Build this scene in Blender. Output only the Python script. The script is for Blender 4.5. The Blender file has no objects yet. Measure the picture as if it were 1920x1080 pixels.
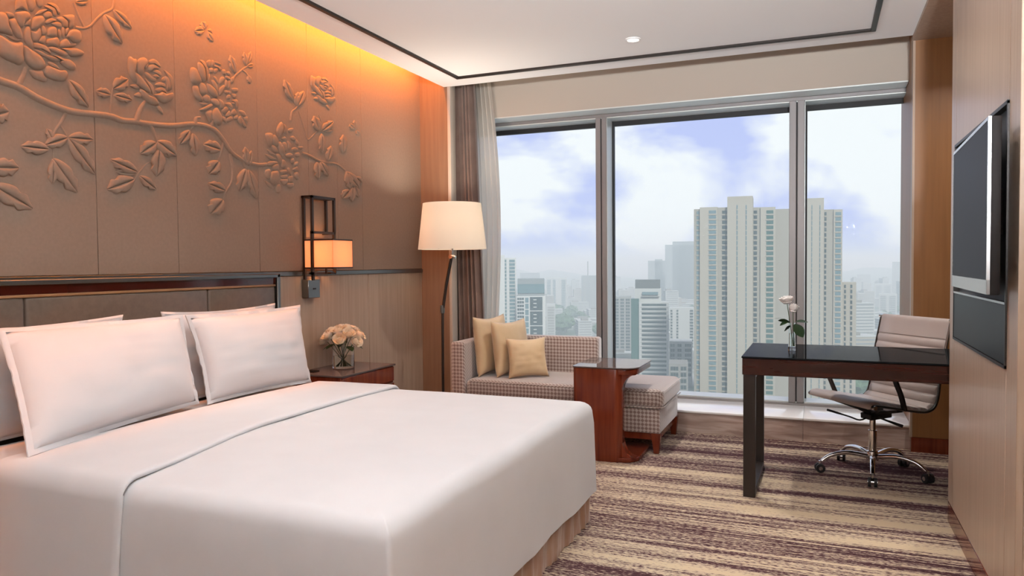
import bpy, bmesh, math, random
import numpy as np
from mathutils import Vector, Matrix, noise
random.seed(7)
S = bpy.context.scene
C = S.collection
PI = math.pi

# ------------------------------------------------------------------ camera
H = 1.27
FPX, PITCH, YAW, ROLL = 1396.4, 0.03229, 0.39306, -0.00857
_fwd = Vector((-math.sin(YAW)*math.cos(PITCH), math.cos(YAW)*math.cos(PITCH), -math.sin(PITCH)))
_r0 = Vector((math.cos(YAW), math.sin(YAW), 0)); _u0 = _r0.cross(_fwd)
CR = _r0*math.cos(ROLL)+_u0*math.sin(ROLL); CU = -_r0*math.sin(ROLL)+_u0*math.cos(ROLL)
cam = bpy.data.cameras.new('camera'); camo = bpy.data.objects.new('camera', cam); C.objects.link(camo)
M = Matrix((CR, CU, -_fwd)).transposed().to_4x4(); M.translation = Vector((0, 0, H))
camo.matrix_world = M
cam.sensor_width = 36; cam.lens = FPX*36/1920; cam.clip_end = 20000; cam.clip_start = .02
S.camera = camo
EYE = Vector((0, 0, H))
def ray(x, y): return _fwd+CR*((x-960)/FPX)-CU*((y-540)/FPX)
def at(x, y, ax, val):          # photo pixel -> point on the plane coordinate[ax] = val
    d = ray(x, y); return EYE+d*((val-EYE[ax])/d[ax])

S.view_settings.view_transform = 'Standard'; S.view_settings.look = 'None'
S.view_settings.gamma = 1; S.view_settings.use_curve_mapping = False
S.view_settings.exposure = 0.0

# ------------------------------------------------------------------ world: bright sky with broken cumulus
W = bpy.data.worlds.new('world'); S.world = W; W.use_nodes = True
nt = W.node_tree; nt.nodes.clear()
def wn(t, **k):
    n = nt.nodes.new(t)
    for a, v in k.items(): setattr(n, a, v)
    return n
tc = wn('ShaderNodeTexCoord'); mp = wn('ShaderNodeMapping'); mp.inputs['Scale'].default_value = (1, 1, 1.9)
mp.inputs['Location'].default_value = (3.1, 1.7, .35)
nz = wn('ShaderNodeTexNoise'); nz.inputs['Scale'].default_value = 4.2; nz.inputs['Detail'].default_value = 7; nz.inputs['Roughness'].default_value = .52; nz.inputs['Distortion'].default_value = .25
rp = wn('ShaderNodeValToRGB'); rp.color_ramp.elements[0].position = .44; rp.color_ramp.elements[1].position = .55
mx = wn('ShaderNodeMixRGB'); mx.inputs[1].default_value = (.54, .585, .95, 1); mx.inputs[2].default_value = (.97, .96, .99, 1)
bg = wn('ShaderNodeBackground'); bg.inputs['Strength'].default_value = 1.03; ow = wn('ShaderNodeOutputWorld')
for a, b in ((tc.outputs['Generated'], mp.inputs[0]), (mp.outputs[0], nz.inputs['Vector']), (nz.outputs[0], rp.inputs[0]), (rp.outputs[0], mx.inputs[0]), (mx.outputs[0], bg.inputs[0]), (bg.outputs[0], ow.inputs[0])):
    nt.links.new(a, b)

# large lamps: the LED strip hidden in the headboard cove
def area(name, loc, rot, sx, sy, energy, col, spread=180, shape='RECTANGLE'):
    l = bpy.data.lights.new(name, 'AREA'); l.shape = shape; l.size = sx
    if shape in ('RECTANGLE', 'ELLIPSE'): l.size_y = sy
    l.energy = energy; l.color = col; l.spread = math.radians(spread)
    o = bpy.data.objects.new(name, l); C.objects.link(o); o.location = loc; o.rotation_euler = rot; return o
area('cove_light', (-2.91, 2.45, 2.925), (0, math.radians(38), 0), .03, 5.9, 84, (1.0, .265, .035))
sun = bpy.data.lights.new('sun', 'SUN'); sun.energy = 5.2; sun.angle = math.radians(8); sun.color = (1, .96, .90)
suno = bpy.data.objects.new('sun', sun); C.objects.link(suno); suno.rotation_euler = (math.radians(48), 0, math.radians(28))

# ------------------------------------------------------------------ materials
MATS = {}
def mat(name, col=(.5, .5, .5), rough=.5, metal=0, spec=.5, **k):
    if name in MATS: return MATS[name]
    m = bpy.data.materials.new(name); m.use_nodes = True; b = m.node_tree.nodes['Principled BSDF']
    b.inputs['Base Color'].default_value = (*col, 1); b.inputs['Roughness'].default_value = rough; b.inputs['Metallic'].default_value = metal
    b.inputs['Specular IOR Level'].default_value = spec
    for a, v in k.items(): b.inputs[a.replace('_', ' ')].default_value = v
    MATS[name] = m; return m
def nodes(m):
    t = m.node_tree
    def N(ty, **k):
        n = t.nodes.new(ty)
        for a, v in k.items():
            if a in n.inputs.keys() if isinstance(a, str) else False: n.inputs[a].default_value = v
            else: setattr(n, a, v)
        return n
    return t, N, t.nodes['Principled BSDF']
def bump(t, N, b, src, strength=.2, dist=.01):
    n = N('ShaderNodeBump'); n.inputs['Strength'].default_value = strength; n.inputs['Distance'].default_value = dist
    t.links.new(src, n.inputs['Height']); t.links.new(n.outputs[0], b.inputs['Normal'])
def noise_col(m, c1, c2, scale=(1, 1, 1), ns=5, detail=5, lo=.35, hi=.65, bmp=0, dist=.002, rough=.55):
    t, N, b = nodes(m)
    tcn = N('ShaderNodeTexCoord'); mpn = N('ShaderNodeMapping'); mpn.inputs['Scale'].default_value = scale
    nn = N('ShaderNodeTexNoise'); nn.inputs['Scale'].default_value = ns; nn.inputs['Detail'].default_value = detail; nn.inputs['Roughness'].default_value = rough
    r = N('ShaderNodeValToRGB'); r.color_ramp.elements[0].position = lo; r.color_ramp.elements[1].position = hi
    r.color_ramp.elements[0].color = (*c1, 1); r.color_ramp.elements[1].color = (*c2, 1)
    t.links.new(tcn.outputs['Object'], mpn.inputs[0]); t.links.new(mpn.outputs[0], nn.inputs['Vector']); t.links.new(nn.outputs[0], r.inputs[0]); t.links.new(r.outputs[0], b.inputs['Base Color'])
    if bmp: bump(t, N, b, nn.outputs[0], bmp, dist)
    return m
def emis(m, col, s):
    b = m.node_tree.nodes['Principled BSDF']; b.inputs['Emission Color'].default_value = (*col, 1); b.inputs['Emission Strength'].default_value = s; return m

mat('plaster', (.86, .845, .825), .9, spec=.2)
mat('bulkhead', (.45, .395, .335), .9, spec=.2)
mat('bronze', (.024, .018, .015), .4, .3)
noise_col(mat('leather_panel', rough=.55, spec=.3), (.225, .170, .130), (.24, .182, .14), ns=60, detail=2, bmp=.05, dist=.0008)
noise_col(mat('oak', rough=.42), (.32, .235, .172), (.38, .285, .212), scale=(14, 14, .6), ns=3, detail=6, bmp=.04)
noise_col(mat('oak_pier', rough=.45), (.185, .112, .070), (.215, .135, .085), scale=(14, 14, .6), ns=3, detail=6)
noise_col(mat('oak_tv', rough=.3), (.375, .27, .198), (.44, .33, .25), scale=(16, 16, .5), ns=3, detail=6, bmp=.03)
noise_col(mat('oak_amber', rough=.4), (.215, .095, .03), (.255, .115, .038), scale=(12, 12, .5), ns=3, detail=5)
noise_col(mat('mahogany', rough=.14, spec=.4, Coat_Weight=.0), (.105, .017, .008), (.185, .036, .014), scale=(9, 9, .6), ns=3, detail=5)
noise_col(mat('rosewood_dark', rough=.18, spec=.5), (.016, .004, .003), (.034, .008, .005), scale=(.7, 9, 9), ns=3, detail=5)
mat('lacquer', (.045, .006, .004), .1, spec=.6)
mat('black_glass', (.010, .011, .012), .02, spec=.5, IOR=1.018); mat('smoked_panel', (.012, .014, .014), .35, spec=.15)
mat('tinted_glass_top', (.10, .075, .07), .03, spec=.5, IOR=1.2)
mat('chrome', (.75, .74, .73), .12, 1)
mat('gunmetal', (.17, .18, .175), .3, .9)
mat('frame_metal', (.24, .225, .225), .45, .3)
mat('frame_light', (.62, .66, .645), .4, .3)
mat('rubber', (.01, .01, .011), .6)
noise_col(mat('linen', rough=.85, spec=.2, Sheen_Weight=.15), (.60, .615, .64), (.625, .64, .665), ns=4, detail=2)
noise_col(mat('satin', rough=.28, spec=.5, Sheen_Weight=.3), (.29, .155, .088), (.36, .205, .125), ns=6, detail=2)
noise_col(mat('headboard_leather', rough=.38, spec=.4), (.115, .088, .068), (.135, .103, .08), ns=40, detail=3, bmp=.04, dist=.0006)
mat('piping', (.27, .14, .06), .4)
noise_col(mat('cushion_silk', rough=.5, spec=.4, Sheen_Weight=.3), (.53, .375, .215), (.60, .44, .265), ns=5, detail=3)
noise_col(mat('drape', rough=.6, spec=.3, Sheen_Weight=.3), (.19, .122, .098), (.24, .16, .13), ns=7, detail=3)
mat('chair_leather', (.41, .345, .32), .40, spec=.5)
mat('leaf', (.018, .045, .016), .45, spec=.4)
mat('stem', (.05, .09, .03), .5)
mat('rose_white', (.80, .73, .60), .6, Subsurface_Weight=.15, Subsurface_Radius=(.01, .008, .005))
mat('rose_blush', (.86, .84, .82), .6)
mat('water', (.85, .9, .88), .0, Transmission_Weight=1.0, IOR=1.33)
mat('clear_glass', (.97, .99, .98), .0, Transmission_Weight=1.0, IOR=1.45)
mat('tv_screen', (.012, .012, .017), .45, spec=.12)
mat('tv_black', (.012, .010, .010), .6, spec=.2)
mat('tv_silver', (.62, .64, .64), .25, .7)
mat('white_sill', (.86, .85, .84), .12, spec=.6)
# sheer: thin fabric letting daylight through
def sheer():
    m = mat('sheer'); t, N, b = nodes(m); t.nodes.remove(b); out = t.nodes['Material Output']
    d = N('ShaderNodeBsdfDiffuse'); d.inputs[0].default_value = (.80, .76, .70, 1); tr = N('ShaderNodeBsdfTranslucent'); tr.inputs[0].default_value = (.82, .78, .72, 1)
    tp = N('ShaderNodeBsdfTransparent'); a = N('ShaderNodeMixShader'); a.inputs[0].default_value = .5; c = N('ShaderNodeMixShader'); c.inputs[0].default_value = .10
    L = t.links.new; L(d.outputs[0], a.inputs[1]); L(tr.outputs[0], a.inputs[2]); L(a.outputs[0], c.inputs[1]); L(tp.outputs[0], c.inputs[2]); L(c.outputs[0], out.inputs[0])
sheer()
def pane_mat():     # clear, faintly green architectural glass
    m = mat('window_glass'); t, N, b = nodes(m); t.nodes.remove(b); out = t.nodes['Material Output']
    tp = N('ShaderNodeBsdfTransparent'); tp.inputs[0].default_value = (.955, .992, .986, 1)
    g = N('ShaderNodeBsdfGlossy'); g.inputs['Roughness'].default_value = .0
    fr = N('ShaderNodeFresnel'); fr.inputs[0].default_value = 1.02; mxs = N('ShaderNodeMixShader'); L = t.links.new
    L(fr.outputs[0], mxs.inputs[0]); L(tp.outputs[0], mxs.inputs[1]); L(g.outputs[0], mxs.inputs[2]); L(mxs.outputs[0], out.inputs[0])
pane_mat()
def shade_mat(name, col, ecol, es):
    m = mat(name, col, .9, spec=.1); t, N, b = nodes(m); out = t.nodes['Material Output']
    tr = N('ShaderNodeBsdfTranslucent'); tr.inputs[0].default_value = (*col, 1); mxs = N('ShaderNodeMixShader'); mxs.inputs[0].default_value = .45
    t.links.new(b.outputs[0], mxs.inputs[1]); t.links.new(tr.outputs[0], mxs.inputs[2]); t.links.new(mxs.outputs[0], out.inputs[0]); emis(m, ecol, es)
shade_mat('lamp_shade', (.78, .70, .60), (1, .90, .78), .22)
shade_mat('sconce_shade', (.80, .52, .36), (1, .33, .11), .62)
emis(mat('bulb_lens', (.9, .88, .85), .5), (1, .95, .88), 3)
def chaise_mat():
    m = mat('chaise_fabric', rough=.6, spec=.4, Sheen_Weight=.9); t, N, b = nodes(m); L = t.links.new
    g = N('ShaderNodeNewGeometry'); sp = N('ShaderNodeSeparateXYZ'); L(g.outputs['Position'], sp.inputs[0])
    def mth(op, a, c=None):
        n = N('ShaderNodeMath'); n.operation = op
        for i, v in ((0, a), (1, c)):
            if v is None: continue
            if isinstance(v, (int, float)): n.inputs[i].default_value = v
            else: L(v, n.inputs[i])
        return n.outputs[0]
    u = mth('ADD', sp.outputs[0], sp.outputs[1]); v = mth('ADD', sp.outputs[2], sp.outputs[1])
    k = 2*PI/.026
    s = mth('MULTIPLY', mth('SINE', mth('MULTIPLY', mth('ADD', u, v), k/2)), mth('SINE', mth('MULTIPLY', mth('SUBTRACT', u, v), k/2)))
    r = N('ShaderNodeValToRGB'); r.color_ramp.elements[0].position = .38; r.color_ramp.elements[1].position = .62
    r.color_ramp.elements[0].color = (.195, .125, .108, 1); r.color_ramp.elements[1].color = (.44, .37, .33, 1)
    L(mth('ADD', mth('MULTIPLY', s, .5), .5), r.inputs[0]); L(r.outputs[0], b.inputs['Base Color']); bump(t, N, b, s, .12, .002)
chaise_mat()
def marble_mat():
    m = mat('brown_marble', rough=.12, spec=.5); t, N, b = nodes(m); L = t.links.new
    tcn = N('ShaderNodeTexCoord'); mpn = N('ShaderNodeMapping'); mpn.inputs['Scale'].default_value = (1.2, 3, 9); mpn.inputs['Rotation'].default_value = (0, .06, 0)
    n1 = N('ShaderNodeTexNoise'); n1.inputs['Scale'].default_value = 2; n1.inputs['Detail'].default_value = 8; n1.inputs['Distortion'].default_value = .8
    r = N('ShaderNodeValToRGB'); e = r.color_ramp.elements; e[0].position = .36; e[0].color = (.30, .215, .185, 1); e[1].position = .6; e[1].color = (.52, .42, .375, 1)
    x = e.new(.47); x.color = (.41, .31, .265, 1)
    L(tcn.outputs['Object'], mpn.inputs[0]); L(mpn.outputs[0], n1.inputs['Vector']); L(n1.outputs[0], r.inputs[0]); L(r.outputs[0], b.inputs['Base Color'])
marble_mat()
def carpet_mat():
    m = mat('carpet', rough=.95, spec=.1); t, N, b = nodes(m); L = t.links.new
    tcn = N('ShaderNodeTexCoord')
    def nz(scale, ns, det, off=(0, 0, 0)):
        mpn = N('ShaderNodeMapping'); mpn.inputs['Scale'].default_value = scale; mpn.inputs['Location'].default_value = off
        n = N('ShaderNodeTexNoise'); n.inputs['Scale'].default_value = ns; n.inputs['Detail'].default_value = det; n.inputs['Roughness'].default_value = .6
        L(tcn.outputs['Object'], mpn.inputs[0]); L(mpn.outputs[0], n.inputs['Vector']); return n.outputs[0]
    def mth(op, a, c):
        n = N('ShaderNodeMath'); n.operation = op
        for i, v in ((0, a), (1, c)):
            if isinstance(v, (int, float)): n.inputs[i].default_value = v
            else: L(v, n.inputs[i])
        return n.outputs[0]
    bands = nz((.10, 4.2, 1), 1.2, 3, (.3, 1.37, 0)); streak = nz((.55, 46, 1), 1.25, 4); speck = nz((26, 95, 1), 1.7, 2); fine = nz((3.0, 120, 1), 1.3, 2, (2, 5, 0))
    sx = N('ShaderNodeSeparateXYZ'); L(tcn.outputs['Object'], sx.inputs[0]); mr = N('ShaderNodeMapRange'); mr.inputs['From Min'].default_value = -1.5; mr.inputs['From Max'].default_value = .1; mr.inputs['To Min'].default_value = .14; mr.inputs['To Max'].default_value = 1.0
    L(sx.outputs[0], mr.inputs[0]); k = mr.outputs[0]
    v = mth('ADD', mth('MULTIPLY', k, mth('ADD', mth('MULTIPLY', mth('SUBTRACT', bands, .5), 2.9), mth('MULTIPLY', mth('SUBTRACT', streak, .5), 1.9))), mth('ADD', mth('MULTIPLY', mth('SUBTRACT', speck, .5), 1.5), mth('ADD', mth('MULTIPLY', mth('SUBTRACT', fine, .5), .8), .49)))
    r = N('ShaderNodeValToRGB'); e = r.color_ramp.elements; e[0].position = .30; e[0].color = (.060, .026, .030, 1); e[1].position = .74; e[1].color = (.56, .45, .31, 1)
    x = e.new(.46); x.color = (.13, .072, .074, 1); y = e.new(.56); y.color = (.40, .32, .26, 1)
    L(v, r.inputs[0]); L(r.outputs[0], b.inputs['Base Color']); bump(t, N, b, speck, .5, .004)
carpet_mat()

# ------------------------------------------------------------------ mesh helpers
class MB:
    def __init__(s): s.v = []; s.f = []
    def add(s, vs, fs):
        o = len(s.v); s.v += [tuple(p) for p in vs]; s.f += [tuple(i+o for i in q) for q in fs]; return s
    def box(s, x0, x1, y0, y1, z0, z1):
        return s.add([(x0, y0, z0), (x1, y0, z0), (x1, y1, z0), (x0, y1, z0), (x0, y0, z1), (x1, y0, z1), (x1, y1, z1), (x0, y1, z1)],
                     [(3, 2, 1, 0), (4, 5, 6, 7), (0, 1, 5, 4), (1, 2, 6, 5), (2, 3, 7, 6), (3, 0, 4, 7)])
    def bar(s, a, b, w, h, up=(0, 0, 1)):            # square bar from a to b
        a, b = Vector(a), Vector(b); d = (b-a).normalized(); up = Vector(up)
        if abs(d.dot(up)) > .95: up = Vector((1, 0, 0))
        x = d.cross(up).normalized()*w/2; y = x.normalized().cross(d).normalized()*h/2
        vs = [p+i*x+j*y for p in (a, b) for i, j in ((-1, -1), (1, -1), (1, 1), (-1, 1))]
        return s.add(vs, [(0, 1, 2, 3), (7, 6, 5, 4), (0, 4, 5, 1), (1, 5, 6, 2), (2, 6, 7, 3), (3, 7, 4, 0)])
    def tube(s, pts, rad, n=10, cap=True, flat=1.0):
        pts = [Vector(p) for p in pts]; R = rad if isinstance(rad, (list, tuple)) else [rad]*len(pts); o = []; ref = None
        for i, p in enumerate(pts):
            d = (pts[min(i+1, len(pts)-1)]-pts[max(i-1, 0)]).normalized()
            if ref is None: ref = d.cross(Vector((0, 0, 1)) if abs(d.z) < .9 else Vector((1, 0, 0))).normalized()
            ref = (ref-d*ref.dot(d)).normalized(); q = d.cross(ref)
            o += [p+ref*math.cos(2*PI*k/n)*R[i]+q*math.sin(2*PI*k/n)*R[i]*flat for k in range(n)]
        fs = [(i*n+k, i*n+(k+1) % n, (i+1)*n+(k+1) % n, (i+1)*n+k) for i in range(len(pts)-1) for k in range(n)]
        if cap: fs += [tuple(range(n))[::-1], tuple((len(pts)-1)*n+k for k in range(n))]
        return s.add(o, fs)
    def lathe(s, prof, n=32, c=(0, 0, 0), cap0=True, cap1=True):
        vs = [(c[0]+r*math.cos(2*PI*k/n), c[1]+r*math.sin(2*PI*k/n), c[2]+z) for r, z in prof for k in range(n)]; m = len(prof)
        fs = [(i*n+k, i*n+(k+1) % n, (i+1)*n+(k+1) % n, (i+1)*n+k) for i in range(m-1) for k in range(n)]
        if cap0: fs.append(tuple(range(n))[::-1])
        if cap1: fs.append(tuple((m-1)*n+k for k in range(n)))
        return s.add(vs, fs)
    def prism(s, poly, axis, a, b):                 # polygon (2D) extruded along an axis
        def P(p, t): return {0: (t, p[0], p[1]), 1: (p[0], t, p[1]), 2: (p[0], p[1], t)}[axis]
        n = len(poly); vs = [P(p, a) for p in poly]+[P(p, b) for p in poly]
        return s.add(vs, [tuple(range(n))[::-1], tuple(range(n, 2*n))]+[(k, (k+1) % n, n+(k+1) % n, n+k) for k in range(n)])
    def grid(s, rows, close=False):
        n = len(rows[0]); o = [p for r in rows for p in r]; m = len(rows)
        fs = [(i*n+k, i*n+(k+1) % n, (i+1)*n+(k+1) % n, (i+1)*n+k) for i in range(m-1) for k in range(n if close else n-1)]
        return s.add(o, fs)
    def build(s, name, material, parent=None, bevel=0, seg=2, sharp=38, fix=True, weld=False):
        me = bpy.data.meshes.new(name)
        if bevel or fix:
            me.from_pydata(s.v, [], s.f); bm = bmesh.new(); bm.from_mesh(me)
            if weld: bmesh.ops.remove_doubles(bm, verts=bm.verts, dist=1e-5)
            if fix: bmesh.ops.recalc_face_normals(bm, faces=bm.faces)
            if bevel: bmesh.ops.bevel(bm, geom=[e for e in bm.edges if len(e.link_faces) == 2 and e.calc_face_angle(0) > .5], offset=bevel, segments=seg, affect='EDGES', profile=.5)
            bm.to_mesh(me); bm.free()
        else: me.from_pydata(s.v, [], s.f)
        me.polygons.foreach_set('use_smooth', [True]*len(me.polygons)); me.set_sharp_from_angle(angle=math.radians(sharp))
        me.materials.append(MATS[material]); o = bpy.data.objects.new(name, me); C.objects.link(o)
        if parent is not None: o.parent = parent; o.matrix_parent_inverse = parent.matrix_basis.inverted()
        return o
def tag(o, label=None, cat=None, group=None, kind=None):
    for k, v in (('label', label), ('category', cat), ('group', group), ('kind', kind)):
        if v: o[k] = v
    return o
def thing(name, label, cat, loc=(0, 0, 0), group=None, rz=0):
    o = bpy.data.objects.new(name, None); C.objects.link(o); o.location = loc; o.rotation_euler = (0, 0, rz); o.empty_display_size = .1
    return tag(o, label, cat, group)
def box(name, m, x0, x1, y0, y1, z0, z1, parent=None, bevel=0, seg=2): return MB().box(x0, x1, y0, y1, z0, z1).build(name, m, parent, bevel, seg)
def struct(o): o['kind'] = 'structure'; return o
def copy_tree(o, parent=None):
    c = o.copy(); C.objects.link(c); c.parent = parent
    for ch in o.children: copy_tree(ch, c)
    return c
def spline(P, n=6, closed=False):
    P = [Vector(p) for p in P]; L = len(P); o = []
    for i in range(L if closed else L-1):
        g = (lambda k: P[k % L]) if closed else (lambda k: P[min(max(k, 0), L-1)])
        a, b, c, d = g(i-1), g(i), g(i+1), g(i+2)
        for j in range(n):
            t = j/n; o.append(.5*((2*b)+(c-a)*t+(2*a-5*b+4*c-d)*t*t+(3*b-a-3*c+d)*t**3))
    if not closed: o.append(P[-1])
    return o

# ================================================================== room shell
XL, ZC, YP = -3.10, 2.73, 5.50
YB = -2.6
fl = struct(box('floor', 'carpet', XL, 1.3, YB, 5.62, -.05, 0))
wl = struct(box('wall_left', 'oak', XL-.12, XL-.02, YB, 6.45, 0, 3.0))
SEAMS = [-2.6, -1.9, -1.1, -.35, .35, .95, 1.50, 1.985, at(178, 250, 0, XL).y, at(330, 250, 0, XL).y, at(483, 250, 0, XL).y, at(577.5, 250, 0, XL).y, at(631.5, 250, 0, XL).y, at(677.5, 250, 0, XL).y, YP+.02]
for a, b in zip(SEAMS[:-1], SEAMS[1:]):
    box('wall_panel', 'leather_panel', XL-.02, XL, a+.0008, b-.0008, 1.236, 2.98, wl, .0018, 1)
LSEAM = [-2.6, -1.4, -.2, .8, 1.8, 2.6, 3.72, at(692.5, 620, 0, XL).y, YP+.02]
for a, b in zip(LSEAM[:-1], LSEAM[1:]):
    box('wood_panel', 'oak', XL-.02, XL-.001, a+.002, b-.002, .1, 1.206, wl, .002, 1)
struct(box('trim_1', 'gunmetal', XL-.02, XL+.010, YB, YP, 1.206, 1.234, None, .002, 1))
struct(box('baseboard_left', 'mahogany', XL-.02, XL+.006, YB, YP, 0, .1))
# pier between the headboard wall and the curtain pocket
pier = struct(box('wall_pier', 'oak_pier', XL-.02, -2.835, YP, YP+.09, 0, 3.0)); box('edge_strip', 'bulkhead', -2.845, -2.815, YP-.002, YP+.095, 0, 2.98, pier, .006, 2)
# ceiling with a slot over the headboard wall
ce = struct(box('ceiling', 'plaster', -2.875, 1.3, YB, YP+.01, ZC, 3.0))
box('cove_top', 'plaster', XL-.02, -2.875, YB, YP, 2.96, 3.0, ce)
for i, q in enumerate(((-2.635, -2.605, -2.2, 5.265), (.285, .315, -2.2, 5.265))): struct(box(f'trim_{i+2}', 'bronze', q[0], q[1], q[2], q[3], ZC-.016, ZC+.004, None, .003, 1))
for i, q in enumerate(((5.235, 5.265), (-2.2, -2.17))): struct(box(f'trim_{i+4}', 'bronze', -2.635, .315, q[0], q[1], ZC-.0165, ZC+.004, None, .003, 1))
struct(box('wall_bulkhead', 'bulkhead', XL-.02, 1.3, 5.9, 6.30, 2.525, 3.05)); struct(box('ceiling_pocket', 'plaster', XL-.1, 1.3, YP+.01, 5.9, 2.97, 3.05))
bu = struct(box('trim_6', 'frame_light', XL, .56, 5.898, 6.10, 2.517, 2.526))
# right wall: TV slab, deep desk niche, end column
wr = struct(box('wall_right', 'oak_tv', .60, 1.3, 2.79, 4.13, 0, ZC))
for a, b in ((2.79, 2.938), (2.942, 3.998), (4.002, 4.13)):
    MB_ = MB()
    if a == 2.942:
        for q in ((a, b, .1, .905), (a, b, 1.80, ZC)): box('wood_panel', 'oak_tv', .578, .60, q[0], q[1], q[2], q[3], wr, .0015, 1)
    else: box('wood_panel', 'oak_tv', .578, .60, a, b, .1, ZC, wr, .0015, 1)
struct(box('baseboard_right', 'mahogany', .577, .60, 2.79, 4.13, 0, .0985, None, .002, 1))
struct(box('wall_closet', 'oak_amber', .95, 1.3, YB, 2.79, 0, ZC))
struct(box('wall_niche', 'oak_amber', 1.2, 1.3, 4.13, 5.55, 0, 2.705)); col = struct(box('wall_column', 'oak_amber', .565, 1.3, 5.55, 6.45, .1, 2.99))
struct(box('trim_7', 'oak', .545, 1.3, 4.13, 5.60, 2.705, 2.7305)); struct(box('baseboard_niche', 'mahogany', .56, 1.3, 5.545, 5.62, 0, .098))
struct(box('trim_8', 'oak', .552, .5655, 5.548, 5.62, .098, 2.706))
struct(box('wall_back', 'plaster', XL-.1, 1.3, YB-.1, YB, 0, 3.0))
# raised marble window step and sill
st = struct(box('floor_step', 'brown_marble', XL, 1.3, 5.62, 5.66, -.05, .150))
for a, b in ((-3.1, -2.2), (-2.2, -1.1), (-1.1, -.11), (-.11, .565)):
    box('marble_slab', 'brown_marble', a+.001, b-.001, 5.605, 5.625, 0, .150, st, .001, 1)
    box('sill_slab', 'white_sill', a+.0008, b-.0008, 5.598, 6.12, .150, .166, st, .003, 2)

# ================================================================== window
GY = 6.30
wi = struct(box('window_1', 'frame_metal', XL, .60, 6.08, GY+.02, .15, .182))         # bottom rail
box('rail_face', 'frame_light', XL, .60, 6.105, GY, .182, .192, wi)
box('head_rail', 'frame_metal', XL, .60, 6.10, GY+.02, 2.490, 2.517, wi, .002, 1); box('head_soffit', 'frame_light', XL, .6, 6.105, GY-.02, 2.482, 2.4905, wi)
box('gasket', 'rubber', XL, .60, GY-.02, GY+.02, 2.445, 2.482, wi)
MX = [(-1.757, -1.662), (-.226, -.117)]
for a, b in MX:
    c = (a+b)/2
    box('mullion', 'frame_metal', a, c-.004, 6.10, GY+.03, .182, 2.492, wi, .003, 1); box('mullion', 'frame_metal', c+.004, b, 6.10, GY+.03, .182, 2.492, wi, .003, 1)
    box('mullion_groove', 'rubber', c-.005, c+.005, 6.112, GY, .182, 2.49, wi); box('mullion_lit_side', 'frame_light', b, b+.004, 6.105, GY-.028, .182, 2.49, wi)  # pale strip on this flank only: daylight put into the mullion's colour
    box('gasket', 'rubber', b, b+.016, GY-.026, GY+.02, .182, 2.482, wi); box('gasket', 'rubber', a-.006, a, GY-.02, GY+.02, .182, 2.482, wi)
PX = [XL, MX[0][0], MX[0][1]+.01, MX[1][0], MX[1][1]+.01, .60]
for i in (0, 2, 4): box('pane', 'window_glass', PX[i], PX[i+1], GY, GY+.004, .18, 2.47, wi)

# ================================================================== embossed peony relief on the wall panels
def dome(pts, h, name, parent, base=.0, n=None, prof=((1, 0), (.93, .45), (.78, .8), (.5, .97), (.2, 1.03))):
    P = spline([(p[0], p[1], 0) for p in pts], 3, True); P = [at(p.x, p.y, 0, XL) for p in P]
    c = sum(P, Vector())/len(P); rows = [[(XL-.001+base*(0 if s == 1 else 1)+h*k, c.y+(p.y-c.y)*s, c.z+(p.z-c.z)*s) for p in P] for s, k in prof]
    mb = MB(); mb.grid(rows, True); o = len(mb.v); mb.v.append((XL-.001+base+h*1.04, c.y, c.z)); m = len(rows)-1; N = len(P)
    mb.f += [(m*N+k, m*N+(k+1) % N, o) for k in range(N)]
    return mb.build(name, 'leather_panel', parent, sharp=75, fix=False if sum((P[k].y*P[(k+1) % N].z-P[(k+1) % N].y*P[k].z) for k in range(N)) > 0 else True)
def area_px(p):
    q = [at(a, b, 0, XL) for a, b in p]; return abs(sum(q[i].y*q[(i+1) % len(q)].z-q[(i+1) % len(q)].y*q[i].z for i in range(len(q))))/2
def peony(name, polys, f, extra=0):
    e = bpy.data.objects.new(name, None); C.objects.link(e); e.parent = wl; e.empty_display_size = .05
    for i, p in enumerate(polys):
        q = [f(*a) for a in p]; A = math.sqrt(area_px(q)); dome(q, min(.022, max(.007, .20*A)), 'petal', e, extra)
def tr(ox, oy, s): return lambda x, y: (ox+x/s, oy+y/s)
def PL(s): return [[tuple(map(float, c.split(','))) for c in l.split()] for l in s.strip().splitlines()]
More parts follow.
